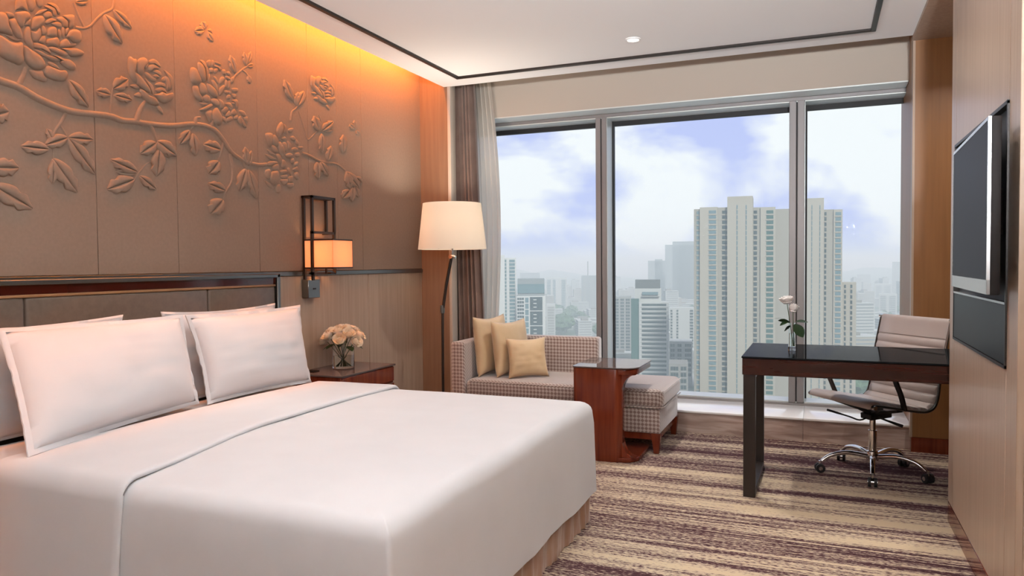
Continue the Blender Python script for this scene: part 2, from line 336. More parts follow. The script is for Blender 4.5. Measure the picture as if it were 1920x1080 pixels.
P1 = PL('''185,120 190,20 230,-40 300,-30 335,60 350,150 270,120 200,130
340,20 355,-50 420,-40 450,40 440,110 400,150 370,130
450,10 470,-60 530,-40 545,60 520,100 480,90
190,160 240,140 330,135 380,180 375,230 310,270 285,360 230,300 200,220
-60,160 0,150 60,160 100,235 110,330 160,450 50,430 -60,380
60,150 140,160 178,190 170,225 110,230
110,245 185,230 215,290 260,370 285,490 210,480 150,400 120,320
50,440 120,450 200,500 280,515 220,525 150,510
-40,450 30,460 120,520 200,540 285,540 290,680 300,780 240,830 170,800 120,780 40,740 -30,660
295,400 320,340 365,335 380,400 380,480 410,560 415,640 350,580 300,520
295,570 350,600 440,660 500,700 560,780 570,850 520,885 440,885 360,840 305,760 290,660
360,880 450,890 530,895 560,970 605,1010 560,1040 490,1020 410,980
560,880 600,830 680,860 760,890 830,890 860,940 840,1010 780,1030 680,1020 590,980 550,930
385,300 410,230 470,200 540,200 565,250 540,300 480,350 430,385 390,370
385,390 440,400 500,350 520,410 510,470 470,530 420,530 395,460
300,320 340,260 385,245 380,320 340,330
415,545 480,545 560,570 620,620 650,690 590,660 520,620 430,610
430,625 500,640 580,690 680,720 770,760 720,790 640,770 560,730 490,690
600,600 660,585 740,620 820,650 865,690 840,720 770,705 690,670 630,640
760,610 860,605 980,615 1070,670 1000,715 900,720 860,690 820,640
660,690 740,710 800,740 890,760 960,830 950,885 870,885 800,840 750,790 770,760 700,720
750,600 770,520 840,490 890,560 960,550 950,590 860,605
830,465 880,380 970,370 1025,420 1020,530 930,540 880,490
575,530 600,490 660,480 720,470 755,530 740,600 680,590 590,570
590,440 600,370 650,335 710,350 720,450 660,465 600,460
515,340 550,325 585,390 580,440 530,440
480,520 530,455 575,460 560,560 500,545
560,290 600,240 660,230 720,260 660,280 600,310
640,290 700,275 770,290 780,350 720,350 660,320
710,230 780,210 860,270 860,350 800,350 770,290
790,200 860,185 940,195 935,300 930,350 870,360 865,270
540,190 580,145 640,150 660,210 620,230 570,235
550,75 620,70 690,100 715,150 710,215 670,200 650,140 600,110
440,190 480,140 550,115 600,120 540,160 490,190
590,40 660,35 730,80 765,170 735,185 710,110 650,70
725,390 745,365 770,420 765,490 735,460
775,350 810,350 815,430 800,490 775,440
820,370 865,350 860,410 825,450
600,780 660,790 720,830 750,875 690,860 620,830''')
P2 = PL('''470,200 500,170 540,200 580,210 570,290 560,350 535,390 550,470 580,520 530,490 480,400 465,300
575,260 610,200 680,185 720,230 690,290 665,330 660,390 640,420 590,370
545,380 600,400 650,460 700,520 750,590 750,640 690,620 610,560 560,490
610,590 650,590 700,650 770,680 830,710 865,780 810,800 730,770 660,710
800,655 860,640 900,620 960,650 1040,630 1045,690 990,750 910,770 860,740 820,690
680,380 720,380 770,440 830,460 820,500 760,490 700,440
670,440 720,480 780,540 800,620 780,660 750,580 700,500
730,230 790,205 850,240 890,310 850,300 790,260 740,270
720,300 770,270 830,290 870,330 800,330 760,370 720,350
780,360 830,340 890,380 890,430 840,400 800,380
790,410 830,400 870,440 840,450 800,440
800,530 860,500 940,520 950,570 890,550 830,550
810,590 880,560 940,590 960,640 900,610 840,630
920,340 970,370 1030,430 1040,520 1020,600 1000,500 960,420
930,430 970,430 1005,500 1010,600 960,610 950,510
890,460 925,430 940,490 900,500
680,290 720,265 715,310 685,340
490,545 560,525 620,570 570,590
540,665 600,625 640,650 640,700 580,690
825,810 870,800 915,880 910,915 860,870''')
P3 = PL('''170,330 185,250 240,250 280,310 320,430 250,470 190,430
270,190 320,190 360,260 375,420 340,430 290,330
300,155 350,160 385,220 410,320 385,420 370,260
380,180 410,150 440,160 435,240 400,240
445,160 475,160 475,220 445,240
290,450 340,440 380,490 390,570 330,600 290,540
385,450 440,470 510,540 525,630 470,620 410,560
205,490 265,475 290,560 340,670 300,680 230,610
330,620 370,585 430,620 420,690 360,680
430,660 480,635 540,670 545,745 480,730
530,645 580,660 605,710 600,770 560,770 545,700
460,800 510,750 550,810 580,880 570,970 510,980 465,930 450,860
370,810 450,790 440,860 455,940 430,950 390,880
290,780 370,740 440,705 470,730 400,780 320,805
290,690 350,700 400,710 330,740
445,410 480,410 520,480 535,590 500,540 460,470
470,360 500,365 535,430 525,460 490,410
545,400 580,360 615,380 600,430 545,470
545,510 600,465 620,490 590,550 555,610 540,570
480,210 540,230 575,270 560,300 530,250 480,240
470,280 510,255 530,280 490,330
415,260 465,255 460,310 430,320
580,280 620,275 630,340 590,340
630,310 670,295 690,340 660,350
620,360 660,360 690,400 640,400
690,380 730,365 730,430 690,450
620,410 650,420 640,500 615,500
655,420 685,420 680,510 650,520
610,540 650,540 650,580 615,580
660,540 700,560 690,590 665,580
700,510 780,510 780,560 720,560
705,580 760,590 750,640 715,630
700,660 770,650 790,700 780,770 750,750 740,690
620,700 680,690 720,740 700,780 650,740
570,790 630,740 660,780 610,840
620,850 670,790 690,850 640,880
700,800 740,770 765,830 730,860 700,840
635,890 690,860 720,900 650,945
580,870 620,880 640,950 590,920
730,870 780,850 780,900 740,910
790,790 860,800 890,870 830,860
770,900 820,860 830,970 800,970
830,880 890,990 880,1015 840,980
850,880 905,870 900,960
490,170 550,190 570,220 500,200
640,600 680,590 690,640 640,650
690,690 740,690 740,720 700,710
400,340 430,340 425,440 400,440''')
P4 = PL('''225,210 250,140 285,110 310,160 305,220 265,300 240,270
310,130 345,170 345,250 315,240 318,180
100,260 120,235 180,240 185,300 165,400 130,370
180,280 210,255 250,320 240,390 190,360
165,385 200,375 245,430 240,465 190,450
245,350 275,335 310,400 325,480 300,510 260,450
215,475 255,470 290,530 275,590 245,550
100,470 170,500 230,530 180,545 120,510
120,420 160,440 220,490 150,470
290,350 330,340 350,400 345,450 320,440
350,325 385,350 385,420 365,430
385,280 420,270 445,300 430,330 395,310
400,410 440,395 475,420 450,445 405,440
330,480 375,460 415,480 390,520 340,515
285,540 320,540 340,600 310,640 280,620
130,560 190,550 250,570 190,600 130,610
170,620 210,580 255,590 250,650 190,660
100,660 150,640 165,680 150,760 110,740
160,690 200,660 250,670 250,770 210,830 160,780
265,660 340,650 350,690 280,700
275,715 350,705 345,750 285,750
275,760 350,755 350,800 310,830 280,800
360,730 410,720 410,790 370,790
350,800 420,800 420,840 380,855 345,830
100,770 150,800 200,860 150,850 110,810
220,850 260,810 280,860 270,910 230,910
425,690 460,670 485,710 470,765 435,745
345,640 375,630 400,720 370,700
410,640 460,610 480,660 430,665
280,300 320,275 340,300 310,320
360,190 420,180 400,230 365,230
440,300 480,340 470,380 440,360
470,390 530,390 500,430
430,470 480,450 490,500 450,510
385,540 420,520 430,560 400,590
430,570 470,560 470,600 420,610''')
peony('peony_relief', P1, tr(0, 0, 6.747)); peony('peony_relief', P2, tr(170, 80, 6.747)); peony('peony_relief', P3, tr(330, 90, 6.753)); peony('peony_relief', P4, tr(480, 210, 6.0))
peony('peony_relief', P2, lambda x, y: (581.5+(x-465)/580*46.5, 141+(y-170)/745*66))
def leaf(bx, by, tx, ty, w):
    w *= 1.42
    dx, dy = tx-bx, ty-by; L = math.hypot(dx, dy); nx, ny = -dy/L*w/2, dx/L*w/2
    def pt(t, s): return (bx+dx*t+nx*s, by+dy*t+ny*s)
    e = bpy.data.objects.new('leaf_relief', None)
    mb = None
    for sgn in (1, -1):
        q = [pt(0, 0), pt(.10, .5*sgn), pt(.28, .86*sgn), pt(.46, 1.0*sgn), pt(.58, .80*sgn), pt(.64, .72*sgn), pt(.76, .86*sgn), pt(.86, .5*sgn), pt(1, 0), pt(.65, .05*sgn), pt(.3, .04*sgn)]
        o = dome(q, min(.012, max(.005, .22*math.sqrt(area_px(q)))), 'leaf_relief', wl)
        if mb is None: mb = o
        else: o.parent = mb; o.name = 'leaf_half'
for l in PL('''127,258,175,262,18
127,258,179,328,20
127,258,83,272,19
101,266,87,241,11
92,280,38,274,19
98,297,145,362,24
100,300,98,346,15
128,150,166,202,18
-18,313,36,315,26
-18,345,62,392,28
-14,216,17,209,28
195,27,229,83,19
212,18,247,54,12
141,4,167,2,11
208,178,179,170,14
213,178,248,188,13
212,166,240,148,20
293,267,262,288,20
294,265,331,292,20
296,268,318,297,9
298,280,293,331,20
258,323,206,299,17
256,326,216,322,10
252,336,200,355,24
261,330,293,356,13
355,244,336,271,14
361,250,367,293,14
414,281,381,270,18
410,302,391,326,20
423,358,389,344,15
418,374,394,401,24
460,316,448,359,16
465,318,480,372,14
463,310,459,275,10
466,312,471,282,8
441,138,431,103,10
462,124,457,97,7
465,120,470,96,7
463,124,476,122,7
465,141,469,157,7
549,190,532,149,11
554,197,559,172,9
557,200,569,170,12
598,247,588,217,12
602,246,625,227,12
604,244,625,243,8
603,250,603,289,9
594,303,596,337,10
600,303,615,331,10
614,302,620,273,10
643,288,643,252,11
648,322,674,354,14
650,322,657,356,12
666,332,678,343,10
655,356,641,373,13
660,350,660,379,10
664,348,672,371,8
383,57,364,58,13
385,55,378,40,11
387,57,398,63,10
388,60,400,79,8
664,243,655,232,7
666,243,664,225,6
668,245,673,253,7''' .replace(',', ' ').replace(' ', ',')): leaf(*l[0])
def twig(pts, w0, w1, name='branch_relief'):
    P = spline([(a, b, 0) for a, b in pts], 5); L = []; n = len(P); K = 7
    rows = []
    for i, p in enumerate(P):
        d = (P[min(i+1, n-1)]-P[max(i-1, 0)]).normalized(); nr = Vector((-d.y, d.x, 0)); w = w0+(w1-w0)*i/(n-1)
        c = at(p.x, p.y, 0, XL); row = []
        for k in range(K):
            t = -1+2*k/(K-1); q = at(p.x+nr.x*w/2*t, p.y+nr.y*w/2*t, 0, XL); hw = (at(p.x+nr.x*w/2, p.y+nr.y*w/2, 0, XL)-c).length
            row.append((XL-.001+min(.016, hw*.55)*math.sqrt(max(0, 1-t*t)), q.y, q.z))
        rows.append(row)
    MB().grid(rows).build(name, 'leather_panel', wl, sharp=80)
twig([(-12, 142), (0, 151), (34, 163), (74, 186), (126, 207), (175, 214), (206, 218), (229, 226), (253, 228), (274, 232), (318, 236), (355, 233), (375, 234), (391, 238), (404, 245), (418, 262), (431, 282), (443, 293), (461, 303), (484, 309), (500, 308)], 15, 7)
twig([(566, 287), (580, 292), (597, 301), (613, 305), (632, 308), (647, 320)], 6, 4)
for p, a, b in (([(49, 126), (44, 140), (36, 158)], 9, 13), ([(123, 212), (114, 230), (102, 248), (94, 278)], 9, 4), ([(112, 234), (120, 246), (127, 258)], 5, 4), ([(141, 51), (157, 53), (170, 48), (182, 35), (195, 24), (210, 17), (213, 8), (214, -4)], 6, 6), ([(138, 5), (147, 29), (157, 50)], 5, 5),
                ([(206, 215), (208, 196), (209, 181), (212, 165)], 5, 3), ([(256, 226), (262, 206), (273, 190)], 12, 8), ([(281, 233), (288, 248), (294, 266)], 9, 4), ([(288, 303), (274, 308), (260, 325), (250, 341)], 4, 4), ([(431, 288), (436, 319), (434, 342), (424, 358), (418, 376)], 6, 4), ([(419, 262), (416, 281), (409, 304)], 5, 4),
                ([(436, 150), (442, 141), (454, 131), (464, 124)], 5, 4), ([(454, 131), (463, 139), (468, 152)], 4, 3), ([(366, 234), (367, 222), (376, 220)], 9, 4), ([(364, 234), (357, 244)], 6, 4), ([(545, 226), (547, 210), (556, 202), (559, 186)], 5, 3), ([(560, 209), (571, 242), (577, 262), (592, 249), (601, 246)], 3, 3), ([(598, 216), (603, 232), (602, 246)], 3, 3), ([(100, 270), (99, 290), (99, 299)], 4, 3), ([(455, 303), (460, 316)], 5, 4), ([(396, 238), (398, 226)], 7, 8)):
    twig(p, a, b)

# ================================================================== bed
BY0, BY1, BXF, BXH, BZ = 1.64, 3.515, -1.03, -2.95, .60
bed = thing('bed', 'king-size bed with white bedding and a gathered tan satin skirt', 'bed', (-2.0, 2.58, 0))
box('bed_base', 'satin', -2.98, -1.10, BY0+.06, BY1-.06, .02, .30, bed, .02)
def ring_path(d, x_h, r, out=0.0, n=6):      # U path round the bed, inset by d
    y0, y1, xf = BY0+d-out, BY1-d+out, BXF-d+out; r = max(r-d, .004)
    P = []; ns = 26
    for i in range(ns): P.append((x_h+(xf-r-x_h)*i/ns, y0, (0, -1), i*.07))
    for i in range(n+1): a = -PI/2+PI/2*i/n; P.append((xf-r+r*math.cos(a), y0+r+r*math.sin(a), (math.cos(a), math.sin(a)), 2))
    for i in range(1, ns): P.append((xf, y0+r+(y1-y0-2*r)*i/ns, (1, 0), 3+i*.07))
    for i in range(n+1): a = PI/2*i/n; P.append((xf-r+r*math.cos(a), y1-r+r*math.sin(a), (math.cos(a), math.sin(a)), 5))
    for i in range(1, ns+1): P.append((xf-r-(xf-r-x_h)*i/ns, y1, (0, 1), 6+i*.07))
    return P
def bedding(x_h, x_f_cut, ztop, hem, extra, name, parent, wav=1.0, rcorner=.05):
    # cloth over the mattress: inner rings on top, rounded edge, hanging sides
    prof = []
    half = (BY1-BY0)/2
    for d in (half-.002, .75, .55, .38, .24, .16): prof.append((d, ztop+.012*math.sin(min(d, .5)/.5*PI/2), 0))
    R = .065
    for k in range(0, 7): a = PI/2*k/6; prof.append((.10*(1-k/6)**1.2 if False else R*(1-math.sin(a))+.0, ztop-R*(1-math.cos(a))-.0, 0))
    for k in range(1, 9): t = k/8; prof.append((-.010*t-.004, ztop-R-(ztop-R-hem)*t, t))
    rows = []
    for d, z, t in prof:
        row = []
        for x, y, nrm, s in ring_path(max(d, 0), x_h, rcorner, out=max(-d, 0)+extra):
            w = wav*(.010*noise.noise((x*5, y*5, 1.7))+.006*noise.noise((x*14, y*14, z*2)))*t if t > 0 else .004*noise.noise((x*3, y*3, 0.2))
            if t > 0: row.append((x+nrm[0]*w, y+nrm[1]*w, z+(.008*noise.noise((x*4, y*4, 9)) if t == 1 else 0)))
            else: row.append((x, y, z+w+extra))
        rows.append(row)
    return MB().grid(rows).build(name, 'linen', parent, sharp=85)
mt = box('mattress', 'linen', -2.975, BXF-.03, BY0+.025, BY1-.025, .28, .585, bed, .05, 4)
# gathered skirt
sk = MB(); rows = [[], [], [], []]
for x, y, nrm, s in ring_path(.012, -2.97, .03, 0, 5): pass
pts = []
base = ring_path(.014, -2.97, .02, 0, 4)
L = 0; seq = []
for i in range(len(base)-1):
    a, b = base[i], base[i+1]; m = max(1, int(math.hypot(b[0]-a[0], b[1]-a[1])/.012))
    for j in range(m):
        t = j/m; seq.append((a[0]+(b[0]-a[0])*t, a[1]+(b[1]-a[1])*t, a[2]))
for x, y, nrm in seq:
    L += .012
    for k, (z, A) in enumerate(((.19, .003), (.13, .0045), (.06, .0055), (.004, .006))):
        w = A*(math.sin(L*58+3.0*math.sin(L*7.3)+k*.45*math.sin(L*11))+.6*math.sin(L*127+1.4*k)+.5*math.sin(L*33+.9*k))
        rows[k].append((x+nrm[0]*w, y+nrm[1]*w, z))
MB().grid(rows).build('bed_skirt', 'satin', bed, sharp=85)
duv = thing('duvet', 'smooth white duvet spread over the bed with its head end turned down', 'duvet', (-1.8, 2.58, .6))
bedding(-2.60, 0, BZ, .150, 0.0, 'duvet_cover', duv, rcorner=.014)
# turned-down band: second layer wrapping the head end of the duvet, rolled front edge
def band():
    prof = []
    y0, y1 = BY0-.012, BY1+.012; z = BZ+.016; R = .07
    for k in range(9): t = k/8; prof.append((y0-.022*(1-t), .16+(z-R-.16)*t))
    for k in range(1, 7): a = PI/2*k/6; prof.append((y0+R-R*math.cos(a), z-R+R*math.sin(a)))
    for k in range(1, 10): t = k/10; prof.append((y0+R+(y1-y0-2*R)*t, z+.012*math.sin(PI*t)))
    prof += [(y0+y1-a, b) for a, b in reversed(prof[:15])]
    xs = [(-2.64, -.012), (-2.62, 0), (-2.45, .004), (-2.30, .004), (-2.18, .006), (-2.14, .006), (-2.122, .003), (-2.116, -.004), (-2.120, -.012), (-2.14, -.016)]
    rows = []
    cy = (y0+y1)/2
    for x, o in xs:
        row = []
        for y, zz in prof:
            side = max(0, (BZ-.05-zz)); k_ = min(1, max(0, (2.5-y)/.9)); bend = (.15*k_*k_*(3-2*k_)) if x > -2.4 else .03*k_
            nx = -1 if y < cy else 1
            fz = 1 if zz > BZ-.03 else 0
            row.append((x+bend-.05*side+.012*noise.noise((y*2.2, zz*2, 3))+.008*math.sin(y*3), y+(nx*o if not fz else 0), zz+(o if fz else 0)))
        rows.append(row)
    MB().grid(rows).build('turned_down_sheet', 'linen', duv, sharp=85)
band()
def pillow_mesh(w, h, t, n=22, pinch=.10, flange=0, seed=0, power=.42, wr=.006):
    mb = MB()
    for sgn in (1, -1):
        rows = []
        for j in range(n+1):
            v = -1+2*j/n; row = []
            for i in range(n+1):
                u = -1+2*i/n
                x = w/2*u*(1-pinch*(1-v*v)*abs(u)**1.5); y = h/2*v*(1-pinch*1.0*(1-u*u)*abs(v)**1.5)
                k = max(0, (1-u**2)*(1-v**2))**power
                z = sgn*(t/2)*k + sgn*wr*k*noise.noise((u*3+seed, v*3, sgn*.5+seed)) + sgn*wr*.9*noise.noise((u*1.2+seed, v*7, 4+seed))*k
                row.append((x, y, z))
            rows.append(row)
        mb.grid(rows if sgn > 0 else [r[::-1] for r in rows])
    return mb
def place(o, origin, xa, ya):
    xa = Vector(xa).normalized(); ya = Vector(ya); ya = (ya-xa*ya.dot(xa)).normalized(); za = xa.cross(ya)
    m = Matrix((xa, ya, za)).transposed().to_4x4(); m.translation = Vector(origin); o.matrix_world = m; return o
def pillow(name, label, cat, m, w, h, t, origin, xa, ya, group=None, pinch=.08, seed=0, flange=True, power=.42):
    o = pillow_mesh(w, h, t, pinch=pinch, seed=seed, power=power).build(name, m, None, sharp=89, weld=True)
    place(o, Vector(origin)+Vector(ya).normalized()*h/2, xa, ya); tag(o, label, cat, group)
    if flange:      # stitched border
        n = 40; P = []
        for s in range(4):
            for i in range(n):
                q = -1+2*i/n; u, v = ((q, -1), (1, q), (-q, 1), (-1, -q))[s]
                P.append((w/2*u*(1-pinch*(1-v*v)*abs(u)**1.5), h/2*v*(1-pinch*(1-u*u)*abs(v)**1.5)))
        rows = [[(x*1.0*.985, y*.985, .004) for x, y in P], [(x*(1+.03), y*(1+.045), .002+.004*noise.noise((x*9, y*9, seed))) for x, y in P], [(x*(1+.03), y*(1+.045), -.002+.004*noise.noise((x*9, y*9, seed))) for x, y in P], [(x*.985, y*.985, -.004) for x, y in P]]
        f = MB().grid(rows, True).build('flange', m, None, sharp=80); f.parent = o
    return o
pillow('pillow', 'white bed pillow propped upright behind the pillow next to the nightstand', 'pillow', 'linen', .80, .45, .085, (-2.937, 3.10, .593), (0, 1, 0), (-.06, 0, 1), seed=5)
pillow('pillow', 'white bed pillow tucked behind the large pillow furthest from the nightstand', 'pillow', 'linen', .92, .45, .085, (-2.937, 2.0, .593), (0, 1, 0), (-.06, 0, 1), seed=9)
def pillow4(label, BL, BR, TL, TR, t, seed, pinch=.035):
    BL, BR, TL, TR = map(Vector, (BL, BR, TL, TR)); c = (BL+BR+TL+TR)/4; nrm = (BR+TR-BL-TL).cross(TL+TR-BL-BR).normalized()
    mb = pillow_mesh(2, 2, t, pinch=pinch, seed=seed, n=28, power=.46, wr=.005); n0 = len(mb.v)
    m = 40; P = []
    for sd_ in range(4):
        for i_ in range(m):
            q = -1+2*i_/m; u, v = ((q, -1), (1, q), (-q, 1), (-1, -q))[sd_]; P.append((u*(1-pinch*(1-v*v)*abs(u)**1.5), v*(1-pinch*(1-u*u)*abs(v)**1.5)))
    fl = MB().grid([[(x*k+(0), y*k2, z+(0 if k < 1 else .006*noise.noise((x*6, y*6, seed)))) for x, y in P] for k, k2, z in ((.985, .985, .005), (1.045, 1.07, .003), (1.045, 1.07, -.003), (.985, .985, -.005))], True)
    def warp(vs):
        o = []
        for x, y, z in vs:
            a, b = (x+1)/2, (y+1)/2; o.append(tuple((BL*(1-a)+BR*a)*(1-b)+(TL*(1-a)+TR*a)*b+nrm*z-c))
        return o
    mb.v = warp(mb.v); fl.v = warp(fl.v)
    o = mb.build('pillow', 'linen', None, sharp=89, weld=True); o.location = c; f = fl.build('flange', 'linen', None, sharp=80); f.parent = o
    return tag(o, label, 'pillow')
pillow4('large white pillow leaning on the bed beside the nightstand end', (-2.755, 2.775, .612), (-2.715, 3.49, .612), (-2.845, 2.745, 1.020), (-2.835, 3.555, 1.025), .19, 2, .05)
pillow4('large white pillow at the front of the bed away from the nightstand', (-2.535, 1.735, .632), (-2.765, 2.70, .624), (-2.845, 1.85, 1.03), (-2.835, 2.68, 1.025), .20, 3, .03)

# ------------------------------------------------------------------ headboard
hb = thing('headboard', 'brown leather headboard in a dark metal frame under the wall rail', 'headboard', (XL, 2.55, 0))
HX = -3.02
box('frame_top', 'gunmetal', XL, HX+.022, 1.52, 3.60, 1.200, 1.222, hb, .003, 1)
for y in (1.50, 3.575): box('frame_side', 'gunmetal', XL, HX+.022, y, y+.028, 0, 1.222, hb, .003, 1)
box('lacquer_strip', 'lacquer', XL, HX+.004, 1.53, 3.575, 1.160, 1.200, hb); box('piping', 'piping', XL, HX+.010, 1.53, 3.574, 1.148, 1.161, hb, .005, 2)
for a, b in ((1.53, 2.052), (2.056, 3.042), (3.046, 3.572)): box('leather_panel', 'headboard_leather', XL, HX+.008, a, b, .25, 1.150, hb, .014, 3)

# ------------------------------------------------------------------ nightstand
ns = thing('nightstand', 'mahogany bedside cabinet with a dark glass top beside the bed', 'nightstand', (-2.9, 4.15, 0))
NX0, NX1, NY0, NY1, NZ = -3.095, -2.712, 3.80, 4.42, .590
box('body', 'mahogany', NX0, NX1-.012, NY0+.008, NY1-.006, .03, NZ-.012, ns, .003, 1)
box('glass_top', 'tinted_glass_top', NX0, NX1+.004, NY0, NY1+.002, NZ-.012, NZ, ns, .002, 1)
for z0, z1 in ((.475, .572), (.255, .462), (.04, .242)):
    d = box('drawer', 'mahogany', NX1-.014, NX1-.001, NY0+.014, NY1-.012, z0, z1, ns, .002, 1)
    if z0 < .47: box('drawer_pull', 'chrome', NX1-.003, NX1+.004, NY0+.02, NY1-.03, z1-.004, z1+.004, d)
tag(box('remote_pad', 'black_glass', -3.05, -2.98, 3.88, 3.94, NZ, NZ+.006, None, .002, 1), 'small flat black pad lying at the bed side of the bedside cabinet', 'pad')

# ------------------------------------------------------------------ roses
def bloom_mesh(r, seed, openness=1.0, tall=1.0):
    rnd = random.Random(seed); mb = MB()
    for k, (n, r0, h0, lean) in enumerate(((3, .22, .95, -.10), (4, .42, .98, .0), (5, .66, .92, .12), (6, .92, .78, .30))):
        a0 = rnd.random()*6
        for i in range(n):
            a = a0+2*PI*i/n; half = PI/n*1.25; rows = []
            for jv in range(6):
                v = jv/5; row = []
                for iu in range(7):
                    u = -1+iu/3; rr = r*(r0*math.sin(min(1, v*1.35)*PI/2)**.8+lean*openness*max(0, v-.6)*1.2+.03); ang = a+u*half*(1-.25*max(0, v-.7)/.3*0)
                    edge = 1-.22*abs(u)**2.5*v; z = r*(h0*v*edge*1.35*tall-.25)+r*.02*rnd.random()
                    rr *= 1+.04*abs(u); row.append((rr*math.cos(ang), rr*math.sin(ang), z))
                rows.append(row)
            mb.grid(rows)
    mb.lathe([(.02*r, -.3*r), (.5*r, -.22*r), (.75*r, 0), (.6*r, .35*r), (.1*r, .8*r*tall)], 12)
    return mb
def leaf_mesh(l, w, droop=.3):
    rows = []
    for j in range(7):
        t = j/6; ww = w/2*math.sin(PI*min(1, t*.93+.04))**.8; z = -droop*l*t*t
        rows.append([(t*l, -ww, z+.15*ww), (t*l, 0, z), (t*l, ww, z+.15*ww)])
    return MB().grid(rows)
def rose(loc, r, foot, label, group, seed, m='rose_white', lean=None, leaves=0, tall=1.0, stem_r=.0022, cat='flower'):
    e = thing('rose', label, cat, foot, group)
    b = bloom_mesh(r, seed, tall=tall).build('bloom', m, None, sharp=60); ax = Vector(lean or (Vector(loc)-Vector(foot))).normalized()
    b.parent = e; q = Vector((0, 0, 1)).rotation_difference(ax); b.rotation_mode = 'QUATERNION'; b.rotation_quaternion = q; b.location = Vector(loc)-Vector(foot)
    mid = (Vector(loc)+Vector(foot))/2+Vector((0, 0, 0))
    s = MB().tube(spline([Vector((0, 0, 0)), mid-Vector(foot)+Vector(((random.random()-.5)*.01, (random.random()-.5)*.01, 0)), Vector(loc)-Vector(foot)-ax*r*.2], 4), stem_r, 6).build('stem', 'stem', None); s.parent = e
    return e
VX, VY = -2.935, 4.135
vz = NZ
rv = thing('glass_vase', 'clear cylinder glass vase holding a bouquet on the bedside cabinet', 'vase', (VX, VY, vz))
vb = MB().lathe([(.071, 0), (.073, .003), (.073, .155), (.0705, .155), (.0700, .012), (.001, .011)], 40, cap1=False).build('glass_body', 'clear_glass', None); vb.parent = rv
wb = MB().lathe([(.0698, .0125), (.0698, .085), (.001, .0851)], 32, cap1=False).build('water', 'water', None); wb.parent = rv
heads = []
ga = 2.39996
for i in range(15):
    t = (i+.5)/15; ph = math.acos(1-t*.98); a = i*ga
    R_ = .112; p = Vector((VX+R_*math.sin(ph)*math.cos(a), VY+R_*math.sin(ph)*math.sin(a), vz+.165+.085*math.cos(ph)))
    foot = Vector((VX-.042*math.sin(ph)*math.cos(a), VY-.042*math.sin(ph)*math.sin(a), vz+.016))
    rose(p, .040, foot, 'cream rose in the dome bouquet on the bedside cabinet', 'cream roses of the bedside bouquet', 20+i, lean=(math.sin(ph)*math.cos(a), math.sin(ph)*math.sin(a), math.cos(ph)+.35))
for i, (a, dz) in enumerate(((-2.4, .0), (-1.9, .01), (.35, .0), (-.5, -.005), (1.2, 0), (2.4, 0))):
    l = leaf_mesh(.07, .05, .25).build('rose_leaf', 'leaf'); l.location = (VX+.065*math.cos(a), VY+.065*math.sin(a), vz+.152+dz); l.rotation_euler = (0, .15, a)
    tag(l, 'dark green leaf at the collar of the cream rose bouquet', 'leaf', 'leaves under the bedside bouquet')

# ------------------------------------------------------------------ wall sconce
sc = thing('wall_sconce', 'dark metal wall sconce with a glowing square shade above the nightstand', 'wall lamp', (XL, 4.05, 1.1))
box('switch_box', 'gunmetal', XL, -3.045, 3.925, 4.045, 1.060, 1.180, sc, .003, 1); box('switch', 'rubber', -3.046, -3.041, 3.972, 3.998, 1.115, 1.125, sc)
def loop(name, x, y0, y1, z0, z1, z0r=None, bottom=True, b=.016):
    mb = MB(); h = b/2
    mb.box(x-h, x+h, y0, y0+b, z0, z1); mb.box(x-h, x+h, y1-b, y1, z0r if z0r is not None else z0, z1); mb.box(x-h, x+h, y0, y1, z1-b, z1)
    if bottom: mb.box(x-h, x+h, y0, y1, z0, z0+b)
    return mb.build(name, 'bronze', sc, fix=True)
loop('tall_frame', -3.086, 3.935, 4.185, 1.175, 1.722, 1.49, False); loop('tall_frame', -3.022, 3.935, 4.185, 1.175, 1.722, 1.49, False)
loop('shade_frame', -3.010, 3.915, 4.165, 1.212, 1.492)
def brk(a, b, w, h): MB().bar(a, b, w, h).build('bracket', 'bronze', sc)
for y in (3.943, 4.177): brk((-3.10, y, 1.714), (-3.022, y, 1.714), .016, .016)
brk((-3.1, 4.156, 1.484), (-3.01, 4.156, 1.484), .016, .016); brk((-3.1, 4.0, 1.22), (-3.01, 4.0, 1.22), .014, .014); brk((-3.1, 4.1, 1.22), (-3.01, 4.1, 1.22), .014, .014)
for y in (4.02, 4.12): brk((-2.975, y, 1.22), (-2.975, y, 1.262), .010, .010)
brk((-3.01, 4.07, 1.22), (-2.97, 4.07, 1.22), .01, .01)
sx0, sx1, sy0, sy1 = -3.083, -2.862, 3.936, 4.150
shb = MB()
for q in ((sx0, sx1, sy0, sy0+.003), (sx0, sx1, sy1-.003, sy1), (sx0, sx0+.003, sy0, sy1), (sx1-.003, sx1, sy0, sy1)): shb.box(*q, 1.256, 1.436)
shb.build('shade', 'sconce_shade', sc)
for z in (1.2505, 1.4305):
    tb = MB()
    for q in ((sx0-.002, sx1+.002, sy0-.002, sy0+.004), (sx0-.002, sx1+.002, sy1-.004, sy1+.002), (sx0-.002, sx0+.004, sy0-.002, sy1+.002), (sx1-.004, sx1+.002, sy0-.002, sy1+.002)): tb.box(*q, z, z+.009)
    tb.build('shade_trim', 'bronze', sc)
def point(name, loc, e, col, r=.03):
    l = bpy.data.lights.new(name, 'POINT'); l.energy = e; l.color = col; l.shadow_soft_size = r; o = bpy.data.objects.new(name, l); C.objects.link(o); o.location = loc; return o
point('sconce_bulb_light', (-2.97, 4.043, 1.345), 2.6, (1, .48, .2), .03)

